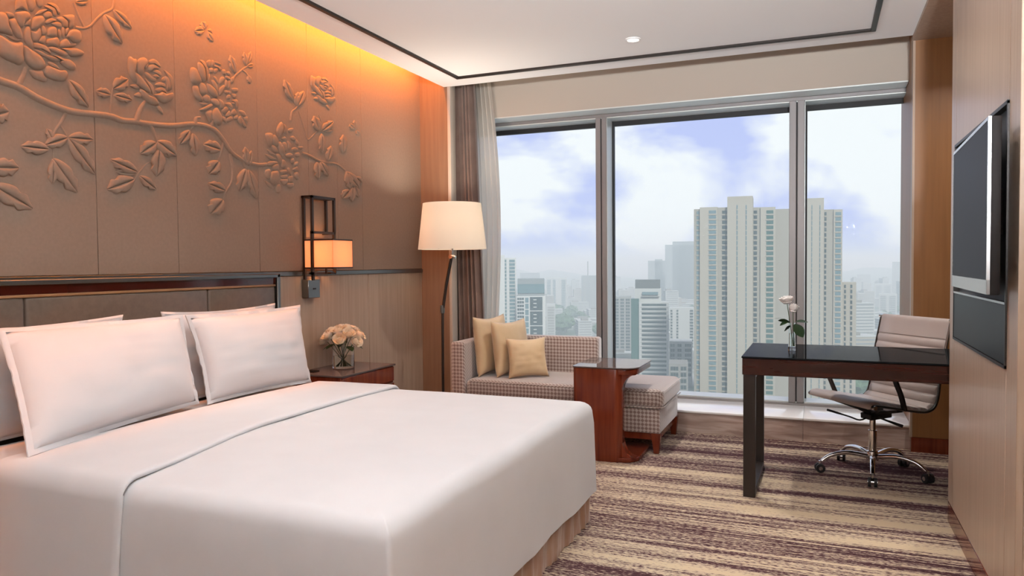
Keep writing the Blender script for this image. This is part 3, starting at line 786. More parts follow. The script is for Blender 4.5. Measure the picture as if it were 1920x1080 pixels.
# ------------------------------------------------------------------ floor lamp
FX, FY = -2.70, 5.10
flm = thing('floor_lamp', 'floor lamp with white drum shade on a slim jointed dark pole', 'floor lamp', (FX, FY, 0))
MB().lathe([(.14, 0), (.14, .012), (.13, .02), (.02, .026)], 36, (FX, FY, 0)).build('base', 'bronze', flm)
MB().tube([(FX, FY, .02), (FX, FY, .5), (FX+.004, FY, .955)], .0105, 12).build('pole', 'bronze', flm)
MB().tube([(FX+.002, FY, .90), (FX+.04, FY, 1.12), (FX+.088, FY, 1.335)], .0115, 12).build('arm', 'bronze', flm)
MB().lathe([(.017, -.03), (.018, .0), (.016, .03)], 14, (FX+.002, FY, .925)).build('joint', 'gunmetal', flm)
kn = MB().tube([(FX+.085, FY-.02, 1.33), (FX+.085, FY+.02, 1.33)], .016, 12); kn.tube([(FX+.085, FY-.01, 1.335), (FX+.125, FY-.01, 1.325)], .011, 10); kn.tube([(FX+.088, FY, 1.33), (FX+.094, FY, 1.42)], .008, 10); kn.build('swivel', 'chrome', flm)
SXc = FX+.094
MB().lathe([(.262, 1.386), (.222, 1.735), (.219, 1.735), (.259, 1.386)], 56, (SXc, FY, 0), False, False).build('lamp_shade', 'lamp_shade', flm)
sp_ = MB(); [sp_.tube([(SXc, FY, 1.42), (SXc+.258*math.cos(a), FY+.258*math.sin(a), 1.395)], .0025, 6) for a in (0.4, 2.5, 4.6)]; sp_.build('shade_spider', 'chrome', flm)
MB().lathe([(.012, 1.42), (.028, 1.46), (.032, 1.50), (.02, 1.54), (.002, 1.55)], 16, (SXc, FY, 0)).build('bulb', 'bulb_lens', flm)
area('floor_lamp_uplight', (SXc, FY, 1.66), (PI, 0, 0),   .12, .12, 6, (1, .90, .78), 150, 'DISK')
point('floor_lamp_light', (SXc, FY, 1.60), 3.4, (1, .88, .72), .05)

# ------------------------------------------------------------------ curtains
def curtain(name, m, label, pathf, z0, z1, n=150, rows=14, bow=None):
    R = []
    for j in range(rows+1):
        t = j/rows; R.append([(*pathf(i/n, t), z0+(z1-z0)*t) for i in range(n+1)])
    o = MB().grid(R).build(name, m, None, sharp=85); tag(o, label, 'curtain'); return o
def drape_path(s, t):
    x0, x1 = -3.0, -2.70+.09*(1-t)**1.0
    x = x0+(x1-x0)*s; a = .035+.012*math.sin(9*s)
    return (x+.006*math.sin(40*s), 5.70+a*math.sin(2*PI*8.5*s+.6*t)+.010*noise.noise((s*6, t*2, 0)))
dr = curtain('drape', 'drape', 'dark brown heavy drape gathered at the end of the window', drape_path, .17, 2.96)
def sheer_path(s, t):
    x0, x1 = -2.86, -2.575+.06*math.sin(PI*min(1, (1-t)*1.1))-.05*t**3
    x = x0+(x1-x0)*s
    return (x, 5.84+.028*math.sin(2*PI*7*s+.5*t)+.012*noise.noise((s*5, t*2, 3)))
curtain('sheer_curtain', 'sheer', 'pale translucent sheer curtain hanging between brown drape and window glass', sheer_path, .17, 2.96)

# ------------------------------------------------------------------ chaise
ch = thing('chaise_longue', 'beige and brown patterned chaise longue below the window', 'chaise', (-1.7, 5.2, 0))
AX0, AX1, SXR, CY0, CY1 = -2.515, -2.405, -.965, 4.885, 5.555
box('base', 'chaise_fabric', AX1-.01, SXR-.012, CY0+.005, CY1-.005, .135, .300, ch, .012, 2)
box('arm', 'chaise_fabric', AX0, AX1, CY0-.01, CY1, .10, .700, ch, .018, 3); box('backrest', 'chaise_fabric', AX1-.02, -1.555, CY1-.115, CY1, .28, .706, ch, .022, 3)
cu = MB().box(AX1+.003, SXR+.012, CY0-.012, CY1-.002, .300, .432).build('seat_cushion', 'chaise_fabric', ch, .045, 5)
pp = MB()
for z in (.312, .418): pp.tube([(AX1+.05, CY0-.014, z), (SXR-.035, CY0-.014, z), (SXR-.003, CY0-.002, z), (SXR+.013, CY0+.035, z), (SXR+.013, CY1-.04, z)], .0045, 6)
pp.build('cushion_piping', 'chaise_fabric', cu)
for x, y in ((-1.005, 4.92), (-1.0, 5.52), (-2.44, 4.92), (-2.44, 5.52)):
    lg = MB().add([(x-.018, y-.018, 0), (x+.018, y-.018, 0), (x+.018, y+.018, 0), (x-.018, y+.018, 0), (x-.034, y-.028, .137), (x+.03, y-.028, .137), (x+.03, y+.028, .137), (x-.034, y+.028, .137)], [(3, 2, 1, 0), (4, 5, 6, 7), (0, 1, 5, 4), (1, 2, 6, 5), (2, 3, 7, 6), (3, 0, 4, 7)]); lg.build('leg', 'mahogany', ch, .002, 1)
box('leg_rail', 'mahogany', -2.42, -1.03, 4.91, 4.93, .09, .137, ch); box('leg_rail', 'mahogany', -1.012, -.992, 4.93, 5.51, .09, .137, ch)
pillow('throw_cushion', 'tall tan silk cushion standing against the chaise arm', 'cushion', 'cushion_silk', .44, .45, .13, (-2.305, 5.19, .432), (.14, .99, 0), (-.10, 0, 1), pinch=.12, seed=11, flange=False, power=.36)
pillow('throw_cushion', 'tan silk cushion in the middle of the three on the chaise', 'cushion', 'cushion_silk', .43, .42, .13, (-2.145, 5.20, .432), (.24, .97, 0), (-.13, .03, 1), pinch=.12, seed=14, flange=False, power=.36)
pillow('throw_cushion', 'small oblong tan silk cushion in front of the other two cushions', 'cushion', 'cushion_silk',   .32, .30, .13, (-1.975, 5.09, .432), (.75, .66, 0), (-.20, .18, 1), pinch=.11, seed=17, flange=False, power=.38)

# ------------------------------------------------------------------ C-shaped side table
sd = thing('side_table', 'glossy mahogany C-shaped side table with glass top in front of chaise', 'side table', (-1.3, 4.8, 0))
tx0, tx1, ty0, ty1 = -1.52, -1.085, 4.565, 5.05
def rrect(x0, x1, y0, y1, r, n=5):
    P = []
    for cx, cy, a0, rr in ((x1-r[1], y0+r[1], -PI/2, r[1]), (x1-r[2], y1-r[2], 0, r[2]), (x0+r[3], y1-r[3], PI/2, r[3]), (x0+r[0], y0+r[0], PI, r[0])):
        P += [(cx+rr*math.cos(a0+PI/2*i/n), cy+rr*math.sin(a0+PI/2*i/n)) for i in range(n+1)]
    return P
# vertical slab facing the bed, curving into top and foot plates that reach under/over the chaise
slab = rrect(-1.475, -1.175, 4.60, 4.655, (.02, .05, .02, .02))
MB().prism(rrect(-1.485, -1.165, 4.59, 4.70, (.03, .05, .02, .02)), 2, .0, .5965).build('pedestal', 'mahogany', sd, .004, 2)
MB().prism(rrect(-1.482, -1.070, 4.60, 5.06, (.03, .10, .03, .03)), 2, .560, .596).build('top_plate', 'mahogany', sd, .004, 2)
MB().prism(rrect(-1.482, -1.070, 4.60, 5.05, (.03, .10, .03, .03)), 2, .001, .028).build('foot_plate', 'mahogany', sd, .003, 1)
br = MB()
for z, sg in ((.560, -1), (.028, 1)):
    poly = [(4.69, z)]+[(4.69+.16*(1-math.sin(a)), z+sg*.16*(1-math.cos(a))) for a in [PI/2*i/8 for i in range(9)]]
    MB().prism(poly, 0, -1.47, -1.18).build('curve_bracket', 'mahogany', sd)
br = MB()
for z, sg in ((.560, -1), (.028, 1)):
    poly = [(-1.17, z)]+[(-1.17+.09*(1-math.sin(a)), z+sg*.13*(1-math.cos(a))) for a in [PI/2*i/8 for i in range(9)]]
    MB().prism(poly, 1, 4.625, 4.70).build('side_bracket', 'mahogany', sd)
MB().prism(rrect(-1.490, -1.064, 4.585, 5.065, (.03, .11, .03, .03), 8), 2, .597, .606).build('glass_top', 'tinted_glass_top', sd, .002, 1)

# ------------------------------------------------------------------ desk
dk = thing('desk', 'dark writing desk with black glass top running into the wall niche', 'desk', (.3, 4.5, 0))
box('apron', 'rosewood_dark', -.388, 1.19, 4.160, 4.875, .664, .753, dk, .002, 1); box('glass_top', 'black_glass', -.392, 1.19, 4.156, 4.88, .7535, .763, dk, .0015, 1)
lg = MB()
lg.box(-.383, -.320, 4.165, 4.205, 0, .664); lg.box(-.383, -.320, 4.80, 4.84, 0, .664); lg.box(-.383, -.320, 4.205, 4.80, 0, .035); lg.box(-.383, -.320, 4.205, 4.80, .645, .664)
lg.build('leg_frame', 'bronze', dk, .002, 1)
lg = MB(); lg.box(1.10, 1.16, 4.165, 4.205, 0, .664); lg.box(1.10, 1.16, 4.80, 4.84, 0, .664); lg.box(1.10, 1.16, 4.205, 4.80, 0, .035); lg.build('leg_frame', 'bronze', dk)
DZ = .763
# bud vase with two roses
bx_, by_ = -.150, 4.53
bv = thing('bud_vase', 'slim clear glass bud vase with two roses on the desk', 'vase', (bx_, by_, DZ))
g = MB()
prof = [(.021, 0), (.0215, .004), (.019, .05), (.0185, .10), (.0205, .158), (.0182, .158), (.0165, .10), (.0165, .05), (.0175, .022), (.001, .020)]
g.lathe(prof, 28, cap1=False); go = g.build('glass_body', 'clear_glass', None); go.parent = bv
wo = MB().lathe([(.0160, .0225), (.0158, .10), (.001, .1005)], 20, cap1=False).build('water', 'water', None); wo.parent = bv
r1 = rose((bx_-.028, by_, DZ+.275), .036, (bx_+.006, by_, DZ+.024), 'open white rose, the taller of two in the bud vase', 'roses in the bud vase', 51, 'rose_blush', (-.15, -.1, 1), tall=.95)
r2 = rose((bx_+.006, by_-.010, DZ+.225), .025, (bx_+.008, by_+.004, DZ+.024), 'closed blush rosebud, the lower of two in the bud vase', 'roses in the bud vase', 52, 'rose_blush', (.2, -.1, 1), tall=1.5)
for par, (x, z, l, w, rx, ry, rz) in ((r2, (.012, .150, .085, .062, .9, .9, -.2)), (r2, (.02, .165, .065, .045, .3, -.1, .1)), (r1, (-.01, .160, .065, .045, .6, -.25, 2.9)), (r1, (-.02, .165, .05, .035, -.4, .35, 3.4)), (r1, (-.052, .182, .045, .014, .0, -.10, 3.1)), (r2, (-.005, .140, .05, .04, .7, .5, 3.6))):
    lf = leaf_mesh(l, w, .15).build('leaf', 'leaf'); lf.rotation_euler = (rx, ry, rz); lf.parent = par; lf.location = Vector((bx_+x, by_-.012, DZ+z))-par.location

# ------------------------------------------------------------------ office chair
CX, CYc = .29, 4.90
oc = thing('office_chair', 'taupe ribbed leather office chair with chrome star base at the desk', 'office chair', (CX, CYc, 0))
ang0 = math.radians(-93)
for k in range(5):
    a = ang0+2*PI*k/5; d = Vector((math.cos(a), math.sin(a), 0)); c = Vector((CX, CYc, 0))
    pts = spline([c+d*.03+Vector((0, 0, .105)), c+d*.14+Vector((0, 0, .122)), c+d*.235+Vector((0, 0, .105)), c+d*.29+Vector((0, 0, .068))], 5)
    n = len(pts); MB().tube(pts, [.018-.006*i/n for i in range(n)], 12, flat=.85).build('base_leg', 'chrome', oc)
    cc = c+d*.30; t = Vector((-d.y, d.x, 0))
    if k % 2: t = (t+d*.8).normalized()
    cs = MB()
    for s in (-1, 1): cs.tube([cc+t*s*.008+Vector((0, 0, .027)), cc+t*s*.024+Vector((0, 0, .027))], .0265, 18)
    w = cs.build('caster', 'rubber', oc); MB().tube([cc-t*.026+Vector((0, 0, .027)), cc+t*.026+Vector((0, 0, .027))], .012, 12).build('caster_hub', 'chrome', w); MB().tube([cc+Vector((0, 0, .03)), cc+Vector((0, 0, .07))], .008, 8).build('caster_pin', 'chrome', w)
MB().lathe([(.034, .085), (.036, .10), (.030, .135), (.024, .14), (.024, .26), (.017, .262), (.017, .34)], 24, (CX, CYc, 0)).build('column', 'chrome', oc)
u_ = Vector((-.62, .785, 0)).normalized(); b_ = Vector((.785, .62, 0)).normalized()     # across the seat, towards the back
FC = Vector((.115, 4.862, .445))
prof2 = [(-.012, .428), (-.010, .446), (.02, .452), (.10, .440), (.22, .418), (.33, .400), (.385, .402), (.425, .425), (.447, .475), (.460, .56), (.478, .66), (.500, .76), (.522, .85), (.535, .905), (.545, .912)]
P = spline([(a, 0, z) for a, z in prof2], 24)
def chair_pt(s, a, z): return Vector((FC.x, FC.y, 0))+u_*s+b_*a+Vector((0, 0, z))
Lc = [0]
for i in range(1, len(P)): Lc.append(Lc[-1]+(P[i]-P[i-1]).length)
rows_t, rows_b = [], []
HWd = .262
for i, p in enumerate(P):
    d = (P[min(i+1, len(P)-1)]-P[max(i-1, 0)]).normalized(); nr = Vector((-d.z, 0, d.x))
    inb = .035 < Lc[i] < Lc[-1]-.115
    ph = ((Lc[i]-.035) % .055)/.055
    rib = .015*abs(math.sin(PI*ph))**.42 if inb else .014
    ss = [-1, -.96, -.5, 0, .5, .96, 1]
    rows_t.append([chair_pt(s*HWd, *(lambda q: (q.x, q.z))(p+nr*(rib if abs(s) < 1 else .002))) for s in ss])
    rows_b.append([chair_pt(s*HWd, *(lambda q: (q.x, q.z))(p-nr*(.012 if abs(s) < 1 else .002))) for s in ss])
sm = MB(); sm.grid(rows_t); sm.grid([r[::-1] for r in rows_b]); sm.grid([rows_t[0], rows_b[0]]); sm.grid([rows_t[-1], rows_b[-1]])
sm.build('seat_and_back_pad', 'chair_leather', oc, sharp=60)
for s in (-1, 1):
    rl = [chair_pt(s*(HWd+.008), p.x, p.z-.006) for p in P[19::3]]
    MB().tube(rl, .0085, 8).build('side_rail', 'bronze' if s > 0 else 'gunmetal', oc)
    MB().tube([chair_pt(s*(HWd-.01), P[-1].x, P[-1].z), chair_pt(s*(HWd+.028), P[-1].x, P[-1].z)], .013, 12).build('rail_end', 'chrome', oc)
    MB().tube([chair_pt(s*(HWd-.01), .0, .437), chair_pt(s*(HWd+.02), .0, .437)], .0135, 12).build('rail_end', 'chrome', oc)
    ar = spline([chair_pt(s*(HWd+.02), .20, .412), chair_pt(s*(HWd+.03), .165, .50), chair_pt(s*(HWd+.032), .12, .60), chair_pt(s*(HWd+.032), .145, .640), chair_pt(s*(HWd+.03), .25, .648), chair_pt(s*(HWd+.03), .40, .640), chair_pt(s*(HWd+.018), .485, .62)], 5)
    mb = MB(); rws = []
    for i, p in enumerate(ar):
        d = (ar[min(i+1, len(ar)-1)]-ar[max(i-1, 0)]).normalized(); nrm = u_.cross(d).normalized()
        rws.append([p+u_*x+nrm*y for x, y in ((-.016, -.006), (.016, -.006), (.016, .006), (-.016, .006))])
    mb.grid(rws, True); mb.f += [(0, 1, 2, 3), tuple(len(mb.v)-4+k for k in range(4))[::-1]]; mb.build('armrest', 'bronze', oc)
mech = MB(); c0 = Vector((CX, CYc, 0))
mech.bar(c0+Vector((0, 0, .345))-b_*.05, c0+Vector((0, 0, .355))+b_*.10, .09, .035); mech.build('tilt_mechanism', 'rubber', oc, .006, 2)
sp2 = MB()
for s in (-1, 1): sp2.bar(c0+Vector((0, 0, .36)), chair_pt(s*(HWd-.005), .19 if s else 0, .405), .045, .016)
sp2.bar(c0+Vector((0, 0, .36)), chair_pt(-.0, .05, .425), .06, .016)
for s in (-1, 1): sp2.bar(c0+Vector((0, 0, .365)), chair_pt(s*(HWd-.01), .06, .425), .03, .014)
sp2.build('seat_spider', 'rubber', oc)
MB().tube(spline([c0+Vector((-.02, -.02, .345)), c0+Vector((-.07, -.03, .322)), c0+Vector((-.13, .02, .330)), c0+Vector((-.25, .06, .355))], 4), [.005]*10+[.007]*3, 8).build('lever', 'rubber', oc)
MB().tube([c0+Vector((.03, -.03, .345)), c0+Vector((.07, -.06, .335)), c0+Vector((.15, -.10, .315))], [.006, .006, .010], 8).build('lever', 'rubber', oc)

# ------------------------------------------------------------------ television in the wall recess
tvn = struct(box('wall_recess', 'rubber', .595, .61, 2.943, 3.997, .905, 1.80))
fr = MB(); fr.box(.572, .61, 2.936, 2.95, .905, 1.80); fr.box(.572, .61, 3.99, 4.003, .905, 1.80); fr.box(.572, .61, 2.936, 4.003, 1.79, 1.803); fr.box(.572, .61, 2.936, 4.003, .902, .913)
tag(fr.build('recess_frame', 'bronze', tvn), None)
box('recess_shelf', 'tv_silver', .572, .61, 2.945, 3.995, 1.118, 1.126, tvn); box('glass_panel', 'smoked_panel', .574, .60, 2.955, 3.99, .914, 1.118, tvn, .002, 1)
tv = thing('television', 'flat black television with silver lower bezel on the wood panel', 'television', (.5, 3.2, 1.15))
ta = Vector((.486, 2.752, 0)); tb_ = Vector((.516, 3.64, 0)); td = (tb_-ta).normalized(); tn = Vector((-td.y, td.x, 0))   # tn faces the room
def tvbox(name, m, s0, s1, z0, z1, n0, n1, par=tv, bev=0):
    mb = MB(); vs = [ta+td*s+tn*n+Vector((0, 0, z)) for z in (z0, z1) for s, n in ((s0, n0), (s1, n0), (s1, n1), (s0, n1))]
    mb.add(vs, [(3, 2, 1, 0), (4, 5, 6, 7), (0, 1, 5, 4), (1, 2, 6, 5), (2, 3, 7, 6), (3, 0, 4, 7)]); return mb.build(name, m, par, bev, 2)
LT = (tb_-ta).length
tvbox('housing', 'tv_black', 0, LT, 1.158, 1.722, -.036, -.006, tv, .005)
bz = tvbox('screen', 'tv_screen', .012, LT-.012, 1.205, 1.712, -.007, -.001, tv)
for q in ((0, LT, 1.160, 1.206), (0, LT, 1.711, 1.722), (0, .012, 1.16, 1.722), (LT-.012, LT, 1.16, 1.722)): tvbox('bezel', 'tv_silver', *q, -.008, .001, tv)
tvbox('mount_arm', 'tv_black', .35, .55, 1.36, 1.52, -.13, -.034, tv)

# ------------------------------------------------------------------ ceiling downlights, seen and added
def downlight(x, y, e, label, spread=120, col=(1, .94, .87), z=None):
    z = z or ZC
    e *= .17
    d = thing('downlight', label, 'ceiling light', (x, y, z))
    MB().lathe([(.040, -.001), (.050, -.001), (.050, -.006), (.040, -.010), (.036, -.002)], 28, (x, y, z), False, False).build('trim_ring', 'plaster', d)
    MB().lathe([(.037, -.003), (.030, -.006), (.001, -.007)], 24, (x, y, z), True, False).build('lens', 'bulb_lens', d)
    area('downlight_lamp', (x, y, z-.012), (0, 0, 0), .08, .08, e, col, spread, 'DISK')
downlight(-1.137, 4.841, 95, 'small round white downlight in the ceiling before the window')
for i, (x, y, e, sp, lab) in enumerate(((-2.40, 2.78, 10, 60, 'downlight recessed in the ceiling over the bed pillows'), (-1.5, 2.6, 3, 140, 'added unseen downlight in the ceiling over the middle of bed'), (-.20, 3.40, 40, 140, 'added unseen downlight in the ceiling between bed and television'),  # all but the pillow spot are unseen, added to brighten the room
                                        (-1.137, .9, 8, 150, 'added unseen downlight in the ceiling on the entrance side of bed'), (-2.4, .6, 5, 150, 'added unseen downlight in the ceiling by the headboard wall, entrance side'), (-.2, .5, 8, 150, 'added unseen downlight in the ceiling near the closet wall'), (-1.137, -1.2, 8, 150, 'added unseen downlight in the ceiling by the back wall'))):
    downlight(x, y, e, lab, sp)
downlight(.86, 4.75, 70, 'added unseen downlight in the niche ceiling over the desk', 140, z=2.705)  # no such lamp in view; added to brighten desk and chair

# ------------------------------------------------------------------ unseen uplighters, added to brighten the ceiling
def added_uplighter(x, y, e, label, aim=(0, 0, 1)):
    t = thing('added_uplighter', label, 'floor lamp', (x, y, 0))
    MB().lathe([(.15, 0), (.15, .012), (.02, .03)], 32, (x, y, 0)).build('base', 'bronze', t); MB().tube([(x, y, .02), (x, y, 1.70)], .012, 12).build('pole', 'bronze', t)
    MB().lathe([(.02, 1.69), (.10, 1.71), (.19, 1.79), (.187, 1.793), (.10, 1.716), (.02, 1.70)], 36, (x, y, 0)).build('bowl', 'gunmetal', t)
    o = area('added_uplight', (x, y, 1.80), (PI, 0, 0), .28, .28, e, (.95, .97, 1.0), 100, 'DISK'); o.rotation_euler = Vector(aim).to_track_quat('-Z', 'Y').to_euler()
added_uplighter(.50, -.40, 170, 'added unseen bronze uplighter by the closet wall', (-.12, .92, .62))
added_uplighter(-1.75, .15, 55, 'added unseen bronze uplighter in the open floor before the bed', (.25, .9, .75))
added_uplighter(-.9, -2.2, 18, 'added unseen bronze uplighter at the back wall')

# ================================================================== city outside
def cm(n, c, r=.8, **k): return mat(n, c, r, **k)
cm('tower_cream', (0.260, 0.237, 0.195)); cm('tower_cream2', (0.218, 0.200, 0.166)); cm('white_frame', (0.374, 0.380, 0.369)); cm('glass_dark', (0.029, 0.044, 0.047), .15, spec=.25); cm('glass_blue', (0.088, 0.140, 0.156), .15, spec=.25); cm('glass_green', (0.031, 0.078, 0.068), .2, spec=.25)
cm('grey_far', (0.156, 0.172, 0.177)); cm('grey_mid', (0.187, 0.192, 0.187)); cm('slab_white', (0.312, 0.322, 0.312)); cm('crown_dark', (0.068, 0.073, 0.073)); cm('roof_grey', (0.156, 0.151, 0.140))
noise_col(cm('hill_green', (.06, .12, .07)), (.035, .07, .04), (.07, .12, .06), ns=.02, detail=6)
noise_col(cm('city_ground', (.2, .2, .2)), (.05, .085, .045), (.26, .26, .25), ns=.012, detail=8, lo=.44, hi=.56)
noise_col(cm('tree_green', (.03, .07, .03)), (.02, .05, .02), (.05, .10, .04), ns=.3, detail=4)
GZ = -100
struct(box('ground_city', 'city_ground', -9000, 7000, 120, 12000, GZ-2, GZ))
class Face:         # vertical plane square to the line of sight at a given distance
    def __init__(s, xc, D):
        d = ray(xc, 490); d.z = 0; s.d = d.normalized(); s.r = Vector((s.d.y, -s.d.x, 0)); s.D = D; s.o = Vector((0, 0, 0))+s.d*D; s.rz = math.atan2(s.r.y, s.r.x)
    def p(s, x, y):
        q = ray(x, y); t = s.D/(q.dot(s.d)); w = q*t; return (w-s.o).dot(s.r), H+w.z
FOOT = []
def building(xc, D, label, group=None, name='apartment_tower'):
    f = Face(xc, D); FOOT.append((f.o+f.d*11, 75 if D < 1000 else 62)); e = thing(name, label, 'building', (f.o.x, f.o.y, GZ), group, f.rz); return f, e
def bl(mb, name, m, e): o = mb.build(name, m, None, fix=False, sharp=30); o.parent = e; return o
def block(f, e, x0, x1, yt, m, proud=0, depth=22, name='wall', zb=None):
    a, zt = f.p(x0, yt); b, _ = f.p(x1, yt)
    return bl(MB().box(a, b, -proud, depth, 0 if zb is None else zb-GZ, zt-GZ), name, m, e)
def column_windows(f, e, x0, x1, yt, pitch, proud, glass='glass_dark', slab='slab_white', rows=46, gh=.62, name='window_column', split=1, zmin=GZ+5):
    a, zt = f.p(x0, yt); b, _ = f.p(x1, yt); mg = MB(); ms = MB(); w = (b-a)/split
    for i in range(rows):
        z = zt-pitch*(i+1)
        if z < zmin: break
        for k in range(split): mg.box(a+w*k+w*.06, a+w*(k+1)-w*.06, -proud-.10, 2, z+pitch*(1-gh)*.5-GZ, z+pitch*(1+gh)*.5-GZ)
        ms.box(a, b, -proud-.35, 2, z-.22-GZ, z+.22-GZ)
    g = bl(mg, name, glass, e); g['kind'] = 'stuff'; s = bl(ms, 'floor_slab', slab, g); s['kind'] = 'stuff'
# the big cream tower pair
f, e = building(1440, 500, 'tall cream apartment tower with stepped parapet, largest beyond the window')
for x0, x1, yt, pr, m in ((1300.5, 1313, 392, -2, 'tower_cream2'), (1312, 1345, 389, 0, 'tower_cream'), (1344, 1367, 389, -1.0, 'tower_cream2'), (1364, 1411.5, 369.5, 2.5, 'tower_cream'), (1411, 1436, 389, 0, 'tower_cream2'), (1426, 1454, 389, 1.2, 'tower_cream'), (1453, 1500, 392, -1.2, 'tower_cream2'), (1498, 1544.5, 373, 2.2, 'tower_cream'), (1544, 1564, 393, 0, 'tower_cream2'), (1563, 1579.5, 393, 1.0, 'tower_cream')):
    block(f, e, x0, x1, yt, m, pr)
for x0, x1, pr, g, y0 in ((1305, 1311.5, -2, 'glass_blue', 394), (1328, 1343.5, 0, 'glass_blue', 393), (1353, 1364, -1.0, 'glass_dark', 393), (1412.5, 1420, 0, 'glass_dark', 393), (1436, 1451, 1.2, 'glass_green', 393), (1545.5, 1550, 0, 'glass_dark', 396), (1565.5, 1577.5, 1.0, 'glass_blue', 396)):
    column_windows(f, e, x0, x1, y0, 3.28, pr, g, 'tower_cream')
for x0, x1 in ((1381, 1383.5), (1398, 1400.5), (1521, 1523), (1536, 1538)): column_windows(f, e, x0, x1, 384, 3.28, 2.5 if x0 < 1500 else 2.2, 'glass_blue', 'tower_cream', gh=.8)
f, e = building(1592, 505, 'low cream wing block beside the large cream tower')
block(f, e, 1579, 1605.5, 530, 'tower_cream', 0); 
for x0, x1 in ((1582.5, 1586.5), (1594, 1598.5)): column_windows(f, e, x0, x1, 532, 3.28, 0, 'glass_dark', 'tower_cream')
# white grid tower at the curtain end
f, e = building(940, 620, 'white framed residential tower with three window bays near the curtain')
block(f, e, 905, 967.5, 484, 'white_frame'); block(f, e, 935, 946, 478.5, 'white_frame', 1)
for x0, x1 in ((906, 915), (919.5, 933.5), (938, 950), (954, 966)): column_windows(f, e, x0, x1, 486, 3.0, 0, 'glass_blue', 'white_frame', 50, .7)
mb = MB()
for x in (917.5, 935.8, 952):
    a, z = f.p(x-1.6, 484); b, _ = f.p(x+1.6, 484); mb.box(a, b, -.9, 1, 0, z-GZ)
bl(mb, 'white_pier', 'white_frame', e)
f, e = building(996, 600, 'white gridded office block with dark glass upper storeys')
block(f, e, 968.5, 1022.5, 555.5, 'white_frame'); block(f, e, 970, 1021, 523, 'grey_far', -4, 20)
column_windows(f, e, 969.5, 982.5, 557, 2.9, 0, 'glass_dark', 'white_frame', 40, .6, split=3); column_windows(f, e, 984, 991.5, 557, 5.0, 0, 'glass_blue', 'white_frame', 30, .8)
mb = MB(); a, z = f.p(993.5, 557); b, _ = f.p(1017, 557); mb.box(a, b, -.3, 1, 0, z-GZ); bl(mb, 'glass_bay', 'glass_dark', e)
mb = MB()
for i in range(26):
    z = f.p(1000, 562)[1]-3.0*i
    if i % 4 == 3: mb.box(a, b, -.7, 1, z-.3-GZ, z+.3-GZ)
    else: q0, _ = f.p(1000, 562); q1, _ = f.p(1006, 562); mb.box(q0, q1, -.7, 1, z-.35-GZ, z+.35-GZ)
o = bl(mb, 'spandrel', 'white_frame', e); o['kind'] = 'stuff'
a, z = f.p(970, 533); b, z2 = f.p(1021, 550); bl(MB().box(a, b, 3.5, 6, z2-GZ, z-GZ), 'upper_glazing', 'glass_blue', e)
# paler towers behind
def simple(xc, x0, x1, yt, D, m, label, cols=(), pitch=3.2, glass='glass_blue', slab='slab_white', crown=None, bands=False, group=None, name='tower_block'):
    f, e = building(xc, D, label, group, name); block(f, e, x0, x1, yt, m)
    for c in cols: column_windows(f, e, c[0], c[1], yt+3, pitch, 0, glass, slab, 45, .6, split=c[2] if len(c) > 2 else 1)
    if crown: block(f, e, *crown)
    return f, e
simple(1040, 1023, 1063, 521, 1500, 'slab_white', 'pale slab tower with striped balconies behind the gridded block', ((1025, 1033), (1036, 1042), (1052, 1061)), 3.4, 'glass_blue')
simple(1036, 1024, 1041, 571, 900, 'slab_white', 'short white block with horizontal balconies below the pale slab tower', ((1026, 1040),), 3.2, 'grey_mid')
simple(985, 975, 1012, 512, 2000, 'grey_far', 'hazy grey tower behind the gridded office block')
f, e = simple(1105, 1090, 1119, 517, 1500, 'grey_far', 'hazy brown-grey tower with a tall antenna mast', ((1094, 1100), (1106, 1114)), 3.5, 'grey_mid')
a, z = f.p(1101, 517); _, z2 = f.p(1101, 490); b, _ = f.p(1103.2, 490); bl(MB().box(a, b, 4, 7, z-GZ-1, z2-GZ), 'antenna', 'grey_mid', e)
# central striped office
f, e = building(1226, 600, 'mid-rise office with horizontal window stripes and a dark crown')
block(f, e, 1198, 1254, 567, 'slab_white', 0, 24); block(f, e, 1190, 1240, 541.5, 'slab_white', -4, 22); block(f, e, 1190.5, 1238, 525, 'crown_dark', -6, 18, 'crown')
column_windows(f, e, 1200, 1252.5, 567.5, 3.45, 0, 'glass_dark', 'slab_white', 40, .5)
block(f, e, 1183, 1198, 560, 'glass_green', -1.5, 20, 'glass_wing'); column_windows(f, e, 1202, 1236, 545, 4.5, -3.9, 'glass_blue', 'slab_white', 4, .5, zmin=f.p(1200, 566)[1])
simple(1166, 1150, 1184, 556, 780, 'grey_mid', 'grey-brown block with small windows next to the striped office', ((1152, 1160, 2), (1163, 1170, 2), (1173, 1181, 2)), 3.3, 'glass_dark', 'grey_mid')
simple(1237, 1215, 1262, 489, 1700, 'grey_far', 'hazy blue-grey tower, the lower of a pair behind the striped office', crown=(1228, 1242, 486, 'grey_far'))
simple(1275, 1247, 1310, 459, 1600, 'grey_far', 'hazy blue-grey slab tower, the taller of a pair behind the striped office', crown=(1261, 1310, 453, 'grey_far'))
simple(1278, 1256, 1301, 577, 820, 'slab_white', 'white block with paired window columns between striped office and cream tower', ((1257, 1261), (1268, 1272), (1293, 1300)), 3.2, 'glass_dark')
simple(1276, 1255, 1298, 640, 620, 'slab_white', 'low white office with dark bays below the paired-window block', ((1257, 1265, 2), (1270, 1278, 2), (1284, 1296, 3)), 4.0, 'glass_dark')
simple(1273, 1254, 1290, 682, 480, 'roof_grey', 'low grey building at the foot of the cream tower', ((1257, 1272, 3), (1276, 1287, 2)), 4.0, 'glass_dark', 'grey_mid')
